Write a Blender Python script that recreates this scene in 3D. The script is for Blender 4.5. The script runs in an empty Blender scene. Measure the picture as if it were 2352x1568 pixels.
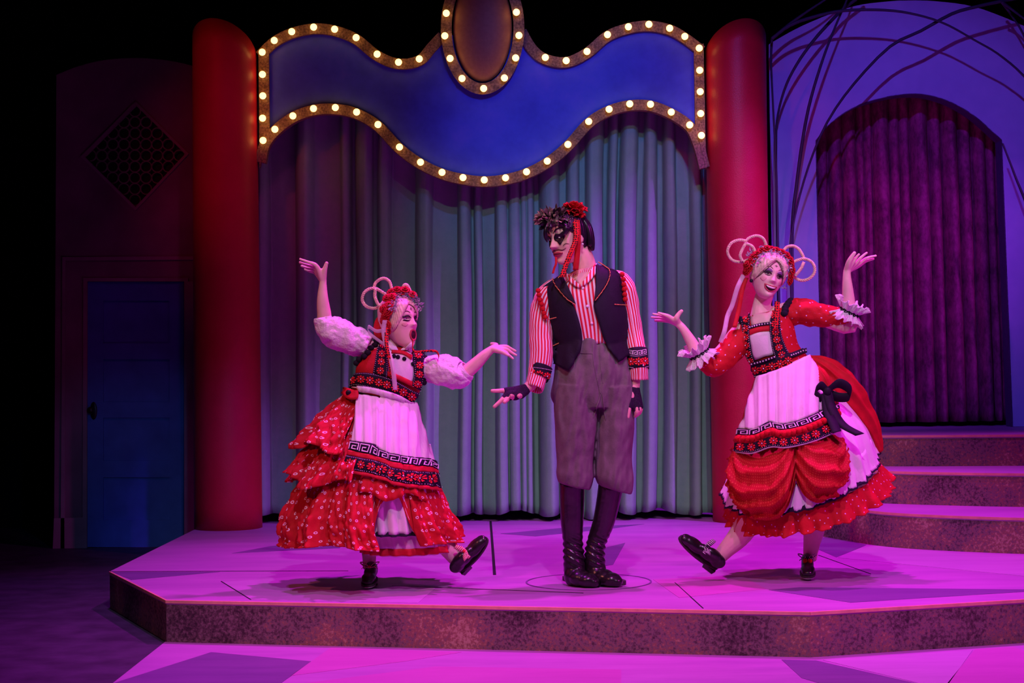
import bpy, bmesh, math, random
import numpy as np
from mathutils import Vector, Matrix, noise
from mathutils.bvhtree import BVHTree
random.seed(7)
sc = bpy.context.scene
COL = sc.collection
PI = math.pi
# ------------------------------------------------------------------ camera (frame taken as 2352 x 1568)
FPX, CX, CY = 3800.0, 1176.0, 784.0
CAMZ, PITCH, ROLL = 1.28, math.atan(56 / 3800.0), 0.012
CAM = Vector((0, 0, CAMZ))
FW = Vector((0, math.cos(PITCH), math.sin(PITCH)))
_U0 = Vector((0, -math.sin(PITCH), math.cos(PITCH)))
_X0 = Vector((1, 0, 0))
RT = _X0 * math.cos(ROLL) - _U0 * math.sin(ROLL)
UP = _X0 * math.sin(ROLL) + _U0 * math.cos(ROLL)
cd = bpy.data.cameras.new('camera'); cam = bpy.data.objects.new('camera', cd); COL.objects.link(cam)
cd.sensor_width = 36; cd.lens = 36 * FPX / 2352; cd.clip_end = 100
cam.matrix_world = Matrix(((RT.x, UP.x, -FW.x, CAM.x), (RT.y, UP.y, -FW.y, CAM.y), (RT.z, UP.z, -FW.z, CAM.z), (0, 0, 0, 1)))
sc.camera = cam
def ray(px, py):
    return FW + RT * ((px - CX) / FPX) + UP * (-(py - CY) / FPX)
def P(px, py, Y):
    d = ray(px, py); return CAM + d * (Y / d.y)
def G(px, py, z):
    d = ray(px, py); return CAM + d * ((z - CAMZ) / d.z)
# ------------------------------------------------------------------ world, stage lamps, exposure
w = bpy.data.worlds.new('world'); sc.world = w; w.use_nodes = True
w.node_tree.nodes['Background'].inputs[0].default_value = (0.35, 0.22, 0.6, 1)
w.node_tree.nodes['Background'].inputs[1].default_value = 0.006
vs = sc.view_settings
vs.view_transform = 'Standard'; vs.look = 'None'; vs.gamma = 1; vs.use_curve_mapping = False; vs.exposure = 0.1
def spot(name, loc, tgt, col, watt, deg, blend=0.5, rad=0.08):
    l = bpy.data.lights.new(name, 'SPOT'); l.energy = watt; l.color = col
    l.spot_size = math.radians(deg); l.spot_blend = blend; l.shadow_soft_size = rad
    o = bpy.data.objects.new(name, l); COL.objects.link(o); o.location = loc
    o.rotation_euler = (Vector(tgt) - Vector(loc)).to_track_quat('-Z', 'Y').to_euler()
    return o
MAG = (1.0, 0.02, 0.95); VIO = (0.52, 0.05, 1.0)
spot('front_lamp', (1.6, -0.5, 6.4), (0.75, 11.8, 1.1), (0.76, 0.92, 0.92), 560, 20, 0.8)
spot('performer_lamp', (0.5, 2.6, 6.6), (0.35, 8.0, 0.5), (0.88, 0.64, 1.0), 660, 44, 0.7)
spot('performer_lamp', (-3.8, 3.4, 5.2), (-0.1, 8.2, 0.6), (1.0, 0.22, 0.20), 400, 30, 0.7)
spot('side_lamp', (5.2, 5.4, 4.0), (0.3, 8.2, 0.6), (1.0, 0.03, 0.85), 500, 38, 0.7)
spot('top_lamp', (0.9, 8.8, 6.4), (0.7, 8.3, 0.2), MAG, 1120, 62, 0.6)
spot('top_lamp', (-1.8, 9.0, 6.4), (-1.6, 8.6, 0.2), (0.72, 0.04, 1.0), 460, 50, 0.7)
spot('top_lamp', (3.2, 9.0, 6.4), (3.0, 8.8, 0.2), (0.8, 0.04, 1.0), 760, 50, 0.7)
spot('top_lamp', (0.8, 5.2, 6.4), (0.8, 6.2, 0.0), MAG, 560, 60, 0.7)
spot('curtain_lamp', (4.6, 8.0, 5.4), (0.25, 11.6, 0.45), VIO, 1900, 29, 0.9, 0.05)
spot('blue_lamp', (1.0, 5.0, 5.4), (0.5, 11.3, 2.95), (0.06, 0.15, 1.0), 600, 22, 0.9)
spot('blue_lamp', (1.4, 6.4, 5.0), (2.9, 11.8, 2.3), (0.19, 0.10, 1.0), 480, 38, 0.8, 0.03)
spot('red_lamp', (-3.4, 7.0, 4.6), (-2.0, 11.3, 2.9), (1.0, 0.01, 0.02), 95, 24, 0.9)
spot('red_lamp', (-0.9, 7.5, 5.4), (-1.95, 11.2, 2.2), (1.0, 0.02, 0.5), 50, 24, 0.8)
spot('red_lamp', (-0.2, 7.0, 5.0), (1.58, 11.3, 2.8), (1.0, 0.01, 0.02), 105, 22, 0.9)
spot('red_lamp', (2.8, 7.2, 5.4), (1.55, 11.2, 2.2), (1.0, 0.02, 0.9), 130, 22, 0.8)
spot('blue_lamp', (-1.0, 6.8, 1.9), (-2.75, 12.0, 0.5), (0.10, 0.3, 1.0), 75, 20, 1.0)
spot('blue_lamp', (0.2, 7.4, 3.2), (-1.9, 11.3, 0.55), (0.12, 0.02, 1.0), 160, 16, 1.0)
spot('violet_lamp', (4.7, 8.8, 4.6), (2.85, 12.0, 1.8), (0.6, 0.05, 1.0), 230, 26, 0.9)

# ------------------------------------------------------------------ materials
MATS = {}
def mat(name, col, rough=0.7, var=0.12, scale=18.0, bump=0.0, bscale=120.0, metal=0.0, emit=None, estr=0.0, alpha=1.0, sheen=0.0, spec=0.3):
    m = bpy.data.materials.new(name); m.use_nodes = True
    nt = m.node_tree; b = nt.nodes['Principled BSDF']
    b.inputs['Roughness'].default_value = rough; b.inputs['Metallic'].default_value = metal
    b.inputs['Specular IOR Level'].default_value = spec
    tc = nt.nodes.new('ShaderNodeTexCoord'); n = nt.nodes.new('ShaderNodeTexNoise')
    n.inputs['Scale'].default_value = scale; n.inputs['Detail'].default_value = 4
    nt.links.new(tc.outputs['Object'], n.inputs['Vector'])
    r = nt.nodes.new('ShaderNodeValToRGB')
    r.color_ramp.elements[0].position = 0.3; r.color_ramp.elements[1].position = 0.7
    c = Vector(col[:3])
    r.color_ramp.elements[0].color = (*(c * (1 - var)), 1); r.color_ramp.elements[1].color = (*(c * (1 + var)), 1)
    nt.links.new(n.outputs['Fac'], r.inputs['Fac']); nt.links.new(r.outputs['Color'], b.inputs['Base Color'])
    if bump:
        n2 = nt.nodes.new('ShaderNodeTexNoise'); n2.inputs['Scale'].default_value = bscale
        nt.links.new(tc.outputs['Object'], n2.inputs['Vector'])
        bp = nt.nodes.new('ShaderNodeBump'); bp.inputs['Strength'].default_value = bump; bp.inputs['Distance'].default_value = 0.01
        nt.links.new(n2.outputs['Fac'], bp.inputs['Height']); nt.links.new(bp.outputs['Normal'], b.inputs['Normal'])
    if emit:
        b.inputs['Emission Color'].default_value = (*emit, 1); b.inputs['Emission Strength'].default_value = estr
    b.inputs['Alpha'].default_value = alpha
    if sheen:
        b.inputs['Sheen Weight'].default_value = sheen
    MATS[name] = m
    return m
def ramp_noise(name, stops, scale, rough=0.8, detail=8, scale2=None, stretch=None, bump=0.0, spec=0.3):
    """several paint colours sponged over each other"""
    m = mat(name, (0.5, 0.5, 0.5), rough, bump=bump, spec=spec); nt = m.node_tree
    r = [x for x in nt.nodes if x.type == 'VALTORGB'][0]; n = [x for x in nt.nodes if x.type == 'TEX_NOISE'][0]
    n.inputs['Scale'].default_value = scale; n.inputs['Detail'].default_value = detail; n.inputs['Roughness'].default_value = 0.7
    e = r.color_ramp.elements
    while len(e) < len(stops): e.new(0.5)
    for i, (p, c) in enumerate(stops):
        e[i].position = p; e[i].color = (*c, 1)
    tc = [x for x in nt.nodes if x.type == 'TEX_COORD'][0]
    if stretch:
        mp = nt.nodes.new('ShaderNodeMapping'); mp.inputs['Scale'].default_value = stretch
        nt.links.new(tc.outputs['Object'], mp.inputs['Vector']); nt.links.new(mp.outputs['Vector'], n.inputs['Vector'])
    if scale2:
        n2 = nt.nodes.new('ShaderNodeTexNoise'); n2.inputs['Scale'].default_value = scale2; n2.inputs['Detail'].default_value = 3
        nt.links.new(tc.outputs['Object'], n2.inputs['Vector'])
        mx = nt.nodes.new('ShaderNodeMath'); mx.operation = 'MULTIPLY_ADD'; mx.inputs[1].default_value = 0.7; 
        nt.links.new(n2.outputs['Fac'], mx.inputs[0])
        sb = nt.nodes.new('ShaderNodeMath'); sb.operation = 'SUBTRACT'; sb.inputs[1].default_value = 0.35
        nt.links.new(n.outputs['Fac'], sb.inputs[0]); nt.links.new(sb.outputs[0], mx.inputs[2])
        nt.links.new(mx.outputs[0], r.inputs['Fac'])
    return m
def M(n): return MATS[n]
# ------------------------------------------------------------------ mesh helpers
def tag(o, label=None, cat=None, group=None, kind=None):
    for k, v in (('label', label), ('category', cat), ('group', group), ('kind', kind)):
        if v: o[k] = v
    return o
def attach(o, parent):
    if parent is not None:
        o.parent = parent      # meshes are built in world coordinates, so only an Empty's own place is undone
        if parent.type == 'EMPTY': o.matrix_parent_inverse = Matrix.Translation(parent.location).inverted()
def empty(name, loc, label, cat, group=None):
    o = bpy.data.objects.new(name, None); COL.objects.link(o); o.location = loc; o.empty_display_size = 0.1
    return tag(o, label, cat, group)
def mesh_obj(name, V, F, m, parent=None, uv=None, smooth=True, thick=0.0, fix=True, tgt=None):
    me = bpy.data.meshes.new(name); me.from_pydata([tuple(v) for v in V], [], F)
    if uv is not None:
        ul = me.uv_layers.new(name='UVMap')
        for lp in me.loops: ul.data[lp.index].uv = uv[lp.vertex_index]
    if fix:
        b = bmesh.new(); b.from_mesh(me); bmesh.ops.recalc_face_normals(b, faces=b.faces); b.to_mesh(me); b.free()
    if smooth:
        me.polygons.foreach_set('use_smooth', [True] * len(me.polygons))
    me.materials.append(M(m) if isinstance(m, str) else m)
    o = bpy.data.objects.new(name, me); COL.objects.link(o)
    attach(o, parent)
    if thick:
        s = o.modifiers.new('thickness', 'SOLIDIFY'); s.thickness = thick; s.offset = 0
    if tgt is not None:
        n0 = len(tgt.V); tgt.V += [Vector(v) for v in V]; tgt.F += [[i + n0 for i in f] for f in F]; tgt.b = None
    return o
class Tgt:
    """a surface that things are laid onto: finds the point seen at a pixel"""
    def __init__(s, Y): s.V = []; s.F = []; s.b = None; s.Y = Y
    def hit(s, px, py, off=0.0):
        if s.b is None: s.b = BVHTree.FromPolygons(s.V, s.F)
        d = ray(px, py).normalized()
        p, n, i, t = s.b.ray_cast(CAM, d)
        if p is None:
            q = P(px, py, s.Y)
            for _ in range(3):
                h = s.b.find_nearest(q)
                q = P(px, py, h[0].y)
            return q - d * off
        if n.dot(d) > 0: n = -n
        n = (n - d * 0.7).normalized()
        return p + n * off
def cr(pts, n, closed=False):
    """n samples of a Catmull-Rom curve through pts (tuples of any length)"""
    p = [np.array(q, float) for q in pts]; m = len(p)
    if m == 2: return [tuple(p[0] + (p[1] - p[0]) * i / (n - 1)) for i in range(n)]
    out = []
    segs = m if closed else m - 1
    for i in range(n):
        t = i / (n if closed else n - 1) * segs
        k = min(int(t), segs - 1); f = t - k
        if closed: a, b, c, d = (p[(k + j) % m] for j in (-1, 0, 1, 2))
        else:
            b, c = p[k], p[k + 1]; a = p[k - 1] if k else 2 * b - c; d = p[k + 2] if k + 2 < m else 2 * c - b
        out.append(tuple(0.5 * (2 * b + (c - a) * f + (2 * a - 5 * b + 4 * c - d) * f * f + (3 * b - a - 3 * c + d) * f ** 3)))
    return out
def grid_mesh(fn, nu, nv, closed=False):
    V = []; uv = []
    for j in range(nv):
        for i in range(nu):
            u = i / (nu if closed else nu - 1); v = j / (nv - 1)
            V.append(Vector(fn(u, v)))
    F = []
    for j in range(nv - 1):
        for i in range(nu if closed else nu - 1):
            a = j * nu + i; b = j * nu + (i + 1) % nu
            F.append([a, b, b + nu, a + nu])
    k = nv // 2
    Lu = sum((V[k * nu + i] - V[k * nu + i + 1]).length for i in range(nu - 1))
    Lv = sum((V[j * nu] - V[(j + 1) * nu]).length for j in range(nv - 1))
    for j in range(nv):
        for i in range(nu): uv.append((i / (nu - 1) * Lu, j / (nv - 1) * Lv))
    return V, F, uv
def grid(name, fn, nu, nv, m, parent=None, closed=False, thick=0.0, tgt=None, smooth=True):
    V, F, uv = grid_mesh(fn, nu, nv, closed)
    return mesh_obj(name, V, F, m, parent, uv, smooth, thick, tgt=tgt)
def prism_data(front, back):
    n = len(front); V = [Vector(p) for p in front] + [Vector(p) for p in back]
    F = [list(range(n)), list(range(2 * n - 1, n - 1, -1))] + [[i, i + n, (i + 1) % n + n, (i + 1) % n] for i in range(n)]
    return V, F
def prism(name, front, back, m, parent=None, smooth=False):
    V, F = prism_data(front, back)
    return mesh_obj(name, V, F, m, parent, smooth=smooth)
def slab(name, pts, z0, z1, m, parent=None):
    return prism(name, [(p[0], p[1], z1) for p in pts], [(p[0], p[1], z0) for p in pts], m, parent)
def plate(name, px, Y, th, m, parent=None):
    """flat board with a traced outline standing at depth Y, th thick"""
    f = [P(x, y, Y) for x, y in px]
    return prism(name, f, [p + Vector((0, th, 0)) for p in f], m, parent)
def box(name, lo, hi, m, parent=None):
    (a, b, c), (d, e, f) = lo, hi
    return slab(name, [(a, b), (d, b), (d, e), (a, e)], c, f, m, parent)
def tube_data(pts, rad, n=10, caps=True, flat=None):
    """closed tube along 3D points; rad a number or a list; flat = (ry/rx, normal dir)"""
    pts = [Vector(p) for p in pts]; m = len(pts)
    if not hasattr(rad, '__len__'): rad = [rad] * m
    V = []; F = []; T0 = (pts[1] - pts[0]).normalized()
    N = T0.cross(Vector((0, 0, 1)) if abs(T0.z) < 0.9 else Vector((1, 0, 0))).normalized()
    if flat: N = flat[1] - T0 * flat[1].dot(T0); N.normalize()
    for i in range(m):
        T = (pts[min(i + 1, m - 1)] - pts[max(i - 1, 0)]).normalized()
        N = (N - T * N.dot(T)).normalized(); B = T.cross(N)
        for k in range(n):
            a = 2 * PI * k / n; e = flat[0] if flat else 1
            V.append(pts[i] + (N * math.cos(a) * e + B * math.sin(a)) * rad[i])
    for i in range(m - 1):
        for k in range(n):
            a = i * n + k; b = i * n + (k + 1) % n
            F.append([a, b, b + n, a + n])
    if caps:
        c0, c1 = len(V), len(V) + 1
        V.append(pts[0] - T0 * rad[0] * 0.6); V.append(pts[-1] + T * rad[-1] * 0.6)
        for k in range(n):
            F.append([c0, (k + 1) % n, k]); F.append([c1, (m - 1) * n + k, (m - 1) * n + (k + 1) % n])
    return V, F
def tube(name, pts, rad, m, parent=None, n=10, caps=True, tgt=None, smooth=True):
    V, F = tube_data(pts, rad, n, caps)
    return mesh_obj(name, V, F, m, parent, smooth=smooth, tgt=tgt)
def ball_data(c, r, ax=None, nu=16, nv=10):
    """ellipsoid; ax = three axis vectors"""
    ax = ax or (Vector((1, 0, 0)), Vector((0, 1, 0)), Vector((0, 0, 1)))
    if not hasattr(r, '__len__'): r = (r, r, r)
    V = []; F = []; c = Vector(c)
    for j in range(1, nv):
        p = PI * j / nv
        for i in range(nu):
            a = 2 * PI * i / nu
            V.append(c + ax[0] * (r[0] * math.sin(p) * math.cos(a)) + ax[1] * (r[1] * math.sin(p) * math.sin(a)) + ax[2] * (r[2] * math.cos(p)))
    for j in range(nv - 2):
        for i in range(nu):
            a = j * nu + i; b = j * nu + (i + 1) % nu
            F.append([a, b, b + nu, a + nu])
    t, q = len(V), len(V) + 1
    V.append(c + ax[2] * r[2]); V.append(c - ax[2] * r[2])
    for i in range(nu):
        F.append([t, (i + 1) % nu, i]); k = (nv - 2) * nu; F.append([q, k + i, k + (i + 1) % nu])
    return V, F
def ball(name, c, r, m, parent=None, ax=None, nu=16, nv=10, tgt=None):
    V, F = ball_data(c, r, ax, nu, nv); return mesh_obj(name, V, F, m, parent, tgt=tgt)
def joined(parts):
    V = []; F = []
    for v, f in parts:
        n = len(V); V += [Vector(x) for x in v]; F += [[i + n for i in q] for q in f]
    return V, F
def copy_of(o, name, parent, delta):
    c = bpy.data.objects.new(name, o.data); COL.objects.link(c); attach(c, parent); c.location = delta
    return c
# ------------------------------------------------------------------ setting materials
mat('black_floor', (0.06, 0.045, 0.085), 0.55, 0.3, 6, bump=0.15, bscale=40)
mat('black_drape', (0.004, 0.004, 0.005), 0.95)
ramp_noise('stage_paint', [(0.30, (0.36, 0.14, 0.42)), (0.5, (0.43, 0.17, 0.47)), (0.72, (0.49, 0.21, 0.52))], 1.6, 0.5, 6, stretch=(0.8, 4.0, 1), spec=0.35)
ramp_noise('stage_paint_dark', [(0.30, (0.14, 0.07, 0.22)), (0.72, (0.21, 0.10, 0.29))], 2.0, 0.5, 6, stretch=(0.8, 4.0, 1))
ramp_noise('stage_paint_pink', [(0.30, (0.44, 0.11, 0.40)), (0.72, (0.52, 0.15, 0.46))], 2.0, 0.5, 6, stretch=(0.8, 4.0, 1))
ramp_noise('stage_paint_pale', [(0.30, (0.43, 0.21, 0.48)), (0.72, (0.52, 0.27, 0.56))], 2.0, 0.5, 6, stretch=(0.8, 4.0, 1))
ramp_noise('rust_paint', [(0.28, (0.04, 0.02, 0.03)), (0.42, (0.13, 0.075, 0.085)), (0.50, (0.22, 0.15, 0.16)), (0.57, (0.26, 0.11, 0.08)), (0.70, (0.46, 0.33, 0.22))], 62, 0.85, 12, 3.0)
mat('edge_paint', (0.75, 0.36, 0.26), 0.6)
mat('seam', (0.02, 0.01, 0.025), 0.8)
ramp_noise('column_paint', [(0.3, (0.40, 0.008, 0.028)), (0.7, (0.47, 0.012, 0.038))], 5, 0.45, 5, bump=0.12, spec=0.35)
ramp_noise('marquee_blue', [(0.3, (0.05, 0.07, 0.55)), (0.55, (0.08, 0.12, 0.75)), (0.75, (0.14, 0.14, 0.80))], 1.7, 0.7, 5)
ramp_noise('bronze_paint', [(0.36, (0.08, 0.04, 0.025)), (0.5, (0.20, 0.105, 0.06)), (0.66, (0.34, 0.20, 0.12))], 70, 0.6, 6)
ramp_noise('copper_paint', [(0.3, (0.30, 0.12, 0.06)), (0.7, (0.38, 0.16, 0.08))], 40, 0.5, 5)
mat('bulb_glass', (1.0, 0.8, 0.5), 0.3, emit=(1.0, 0.52, 0.12), estr=5.0)
mat('brass', (0.55, 0.33, 0.12), 0.4, metal=0.7)
ramp_noise('green_drape', [(0.3, (0.23, 0.42, 0.31)), (0.7, (0.27, 0.47, 0.35))], 14, 0.9, 5, bump=0.15)
ramp_noise('velvet', [(0.30, (0.18, 0.014, 0.09)), (0.5, (0.38, 0.03, 0.18)), (0.70, (0.55, 0.06, 0.26))], 34, 0.8, 8, 6.0, stretch=(1, 1, 0.5))
ramp_noise('arch_paint', [(0.3, (0.36, 0.36, 0.72)), (0.55, (0.44, 0.44, 0.80)), (0.75, (0.55, 0.48, 0.82))], 1.3, 0.7, 4)
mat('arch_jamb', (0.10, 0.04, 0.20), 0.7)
mat('flat_paint', (0.20, 0.13, 0.15), 0.85, 0.2, 3)
mat('trim_paint', (0.26, 0.19, 0.20), 0.8, 0.15, 5)
mat('door_paint', (0.06, 0.16, 0.42), 0.6, 0.15, 6)
mat('grille_black', (0.012, 0.012, 0.016), 0.7)
mat('dark_metal', (0.03, 0.025, 0.025), 0.35, metal=0.6)
mat('rod_paint', (0.045, 0.03, 0.07), 0.6)
# ------------------------------------------------------------------ floor and back
fl = tag(box('floor', (-7, -1.5, -0.1), (7.5, 14, 0), 'black_floor'), 'dark scuffed stage floor at the left of the platform', 'floor', kind='structure')
tag(box('wall_back', (-7, 13.6, 0), (7.5, 13.8, 7), 'black_drape'), 'black masking behind the scenery', 'wall', kind='structure')
PZ = 0.2
def floor_poly(name, px, z, th, m, parent):
    return slab(name, [G(x, y, z) for x, y in px], z - th, z, m, parent)
# painted lower stage in front of the platform
lo = [G(382, 1473, 0), G(262, 1568, 0)]
d = (lo[1] - lo[0]); near = lo[0] + d * 4.0
lr = G(1860, 1510, 0); le = lr + (G(2352, 1478, 0) - lr) * 3
ls = slab('lower_stage', [lo[0], near, (le.x, near.y, 0), le, lr], 0.0, 0.004, 'stage_paint')
tag(ls, 'painted lilac stage deck below the platform front', 'stage deck')
def patch(px, m, par, z): floor_poly('floor_panel', px, z, 0.003, m, par)
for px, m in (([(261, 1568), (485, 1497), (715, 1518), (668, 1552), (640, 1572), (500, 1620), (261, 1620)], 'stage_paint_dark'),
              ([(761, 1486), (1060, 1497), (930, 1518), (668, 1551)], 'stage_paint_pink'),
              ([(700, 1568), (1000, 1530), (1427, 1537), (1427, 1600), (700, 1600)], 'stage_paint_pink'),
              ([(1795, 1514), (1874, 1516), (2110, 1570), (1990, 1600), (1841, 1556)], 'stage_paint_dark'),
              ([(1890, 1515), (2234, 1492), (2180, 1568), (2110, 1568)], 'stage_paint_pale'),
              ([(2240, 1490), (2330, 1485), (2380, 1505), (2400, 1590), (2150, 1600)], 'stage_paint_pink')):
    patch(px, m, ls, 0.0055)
# platform
pl = [(252, 1312), (382, 1378), (1860, 1405), (2352, 1376)]
pts = [G(x, y, PZ) for x, y in pl]
e = pts[3] - pts[2]; pts.append(pts[2] + e * 3.0)
bk = G(430, 1224, PZ) - pts[0]; kk = (12.6 - pts[0].y) / bk.y
pts.append(Vector((pts[-1].x, 12.9, PZ))); pts.append(pts[0] + bk * ((12.0 - pts[0].y) / bk.y)); 
pts[5:6] = [Vector((pts[4].x, 12.9, PZ)), Vector((-1.9, 12.9, PZ))]
pf = empty('stage_platform', (0.5, 8.5, 0), 'wide low angular stage platform with painted lilac top', 'platform')
slab('platform_top', pts, PZ - 0.02, PZ, 'stage_paint', pf)
cen = Vector((1.5, 10, 0))
def inset(p, k): return p + (Vector((cen.x, cen.y, p.z)) - p).normalized() * k
for i, lab in ((0, None), (1, None), (2, None)):
    a, b = pts[i], pts[i + 1]
    if i == 2: b = pts[4]
    fr = [a.copy(), b.copy(), Vector((b.x, b.y, 0.004)), Vector((a.x, a.y, 0.004))]
    for q in fr[:2]: q.z = PZ - 0.02
    nrm = (b - a).cross(Vector((0, 0, 1))).normalized()
    if nrm.y > 0 and i: nrm = -nrm
    prism('riser_panel', [q for q in fr], [q - nrm * 0.02 for q in fr], 'rust_paint', pf)
    # worn bright nosing along the top edge
    prism('edge_strip', [a + nrm * .004, b + nrm * .004, b + nrm * .004 - Vector((0, 0, .014)), a + nrm * .004 - Vector((0, 0, .014))],
          [a - nrm * .004 + Vector((0, 0, .001)), b - nrm * .004 + Vector((0, 0, .001)), b - nrm * .002 - Vector((0, 0, .014)), a - nrm * .002 - Vector((0, 0, .014))], 'edge_paint', pf)
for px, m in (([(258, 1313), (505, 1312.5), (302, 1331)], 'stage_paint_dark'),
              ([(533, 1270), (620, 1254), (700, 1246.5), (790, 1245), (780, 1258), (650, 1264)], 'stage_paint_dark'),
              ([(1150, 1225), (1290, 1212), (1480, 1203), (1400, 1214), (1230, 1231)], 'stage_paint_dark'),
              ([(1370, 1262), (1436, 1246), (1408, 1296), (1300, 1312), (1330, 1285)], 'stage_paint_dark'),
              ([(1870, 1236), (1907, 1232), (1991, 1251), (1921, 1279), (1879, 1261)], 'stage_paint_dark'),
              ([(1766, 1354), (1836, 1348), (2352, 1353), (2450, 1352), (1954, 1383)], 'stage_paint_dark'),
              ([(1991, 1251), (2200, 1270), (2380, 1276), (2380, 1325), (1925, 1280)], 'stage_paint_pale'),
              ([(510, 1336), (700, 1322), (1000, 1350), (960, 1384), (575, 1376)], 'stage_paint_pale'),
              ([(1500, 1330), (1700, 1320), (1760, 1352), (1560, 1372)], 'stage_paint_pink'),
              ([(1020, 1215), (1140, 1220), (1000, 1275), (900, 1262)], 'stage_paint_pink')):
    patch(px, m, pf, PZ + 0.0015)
def seam(a, b, wpx, z, par):
    a, b = G(*a, z), G(*b, z); t = (b - a).normalized(); s = Vector((-t.y, t.x, 0)) * wpx
    slab('seam', [a + s, b + s, b - s, a - s], z - 0.001, z + 0.0022, 'seam', par)
for a, b in (((253, 1312.5), (800, 1311)), ((508, 1335), (576, 1377)), ((1550, 1338), (1615, 1397)), ((1880, 1275), (2000, 1318)), ((900, 1345), (1340, 1362))):
    seam(a, b, 0.0025, PZ, pf)
a, b = G(1127, 1197, PZ), G(1136, 1320, PZ)
s = Vector((0.008, 0, 0))
prism('deck_slot', [a + s * .9, b + s, b - s, a - s * .9], [q - Vector((0, 0, 0.004)) for q in (a + s * .9, b + s, b - s, a - s * .9)], 'grille_black', pf)
for o in (COL.objects['deck_slot'],): o.location.z += 0.003
# turntable ring set in the deck
c = G(1352, 1336, PZ); ra = 0.31
V = []; F = []
for i in range(64):
    t = 2 * PI * i / 64
    for r_ in (ra - .004, ra + .004): V.append((c.x + r_ * math.cos(t), c.y + r_ * math.sin(t), PZ + 0.0025))
for i in range(64):
    j = (i + 1) % 64; F.append([2 * i, 2 * i + 1, 2 * j + 1, 2 * j])
mesh_obj('floor_ring', V, F, 'stage_paint_dark', pf, thick=0.001, smooth=False)
# ------------------------------------------------------------------ curved steps on the right
step_px = [([(1770, 1194), (1830, 1216), (1890, 1232), (1997, 1250), (2110, 1261), (2352, 1272), (2600, 1276)], 0.2),
           ([(1760, 1104), (1830, 1128), (1930, 1147), (1997, 1154), (2140, 1159.5), (2352, 1164), (2600, 1166)], 0.4),
           ([(1790, 1052), (1840, 1060), (1930, 1067), (2040, 1070.6), (2352, 1069.5), (2600, 1069)], 0.6)]
names = ['lowest curved step with sponged rust riser, resting on the platform', 'middle curved step with sponged rust riser', 'top curved step under the purple velvet doorway']
for k, (px, z) in enumerate(step_px):
    fr = [G(x, y, z) for x, y in cr(px, 40)]
    top = z + 0.2
    st = empty('step', (fr[30].x, fr[30].y + .2, z), names[k], 'step', 'curved steps up to the arched doorway')
    ysp = 12.9
    poly = [(p.x, p.y) for p in fr] + [(fr[-1].x, ysp), (fr[0].x, ysp)]
    if k < 2: poly = [(p.x, p.y) for p in fr] + [(fr[-1].x, fr[-1].y + 1.35), (fr[0].x + .1, min(fr[0].y + 1.35, 12.5))]
    slab('tread', poly, top - 0.02, top, 'stage_paint_pale' if k == 1 else 'stage_paint', st)
    V = []; F = []
    for p in fr: V += [(p.x, p.y + .002, z), (p.x, p.y + .002, top - 0.02)]
    for p in fr: V += [(p.x + .0, p.y + .02, z), (p.x, p.y + .02, top - 0.02)]
    n = len(fr)
    for i in range(n - 1): F += [[2 * i, 2 * i + 2, 2 * i + 3, 2 * i + 1], [2 * n + 2 * i, 2 * n + 2 * i + 1, 2 * n + 2 * i + 3, 2 * n + 2 * i + 2]]
    F += [[0, 1, 2 * n + 1, 2 * n], [2 * n - 2, 4 * n - 2, 4 * n - 1, 2 * n - 1]]
    mesh_obj('riser_panel', V, F, 'rust_paint', st, smooth=False)
    V = []; F = []
    for p in fr: V += [(p.x, p.y - .004, top - .014), (p.x, p.y - .004, top + .001), (p.x, p.y + .004, top + .001)]
    for i in range(n - 1): F += [[3 * i, 3 * i + 3, 3 * i + 4, 3 * i + 1], [3 * i + 1, 3 * i + 4, 3 * i + 5, 3 * i + 2]]
    mesh_obj('edge_strip', V, F, 'edge_paint', st, smooth=False)
# ------------------------------------------------------------------ columns
def column(xl_t, xr_t, xl_b, xr_b, Y, rim, side, label):
    cb = P((xl_b + xr_b) / 2, 1200, Y); r = (P(xr_b, 1200, Y).x - P(xl_b, 1200, Y).x) / 2
    r2 = (P(xr_t, 200, Y).x - P(xl_t, 200, Y).x) / 2; ct = P((xl_t + xr_t) / 2, 110, Y)
    o = empty('column', (cb.x, Y, PZ), label, 'column', 'red columns either side of the marquee')
    def rimz(t):      # plane cut sloping down to the back and inward
        return ct.z + rim * math.sin(t) * -1 * 0.155 + side * 0.045 * math.cos(t)
    def f(u, v):
        t = 2 * PI * u; zt = rimz(t)
        q = min(1, v)
        rr = r + (r2 - r) * q; cx = cb.x + (ct.x - cb.x) * q; cz = PZ + (zt - PZ) * q
        return (cx + rr * math.cos(t), Y + rr * math.sin(t), cz)
    V, F, uv = grid_mesh(f, 64, 24, True)
    F.append([23 * 64 + i for i in range(64)]); F.append(list(range(63, -1, -1)))
    mesh_obj('shaft', V, F, 'column_paint', o)
    return o
column(443, 589, 447, 602, 11.3, 1.0, -1, 'tall dark red column beside the blue door')
column(1618, 1759, 1638, 1772, 11.35, 1.0, 1, 'tall crimson column beside the violet arch')
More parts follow.
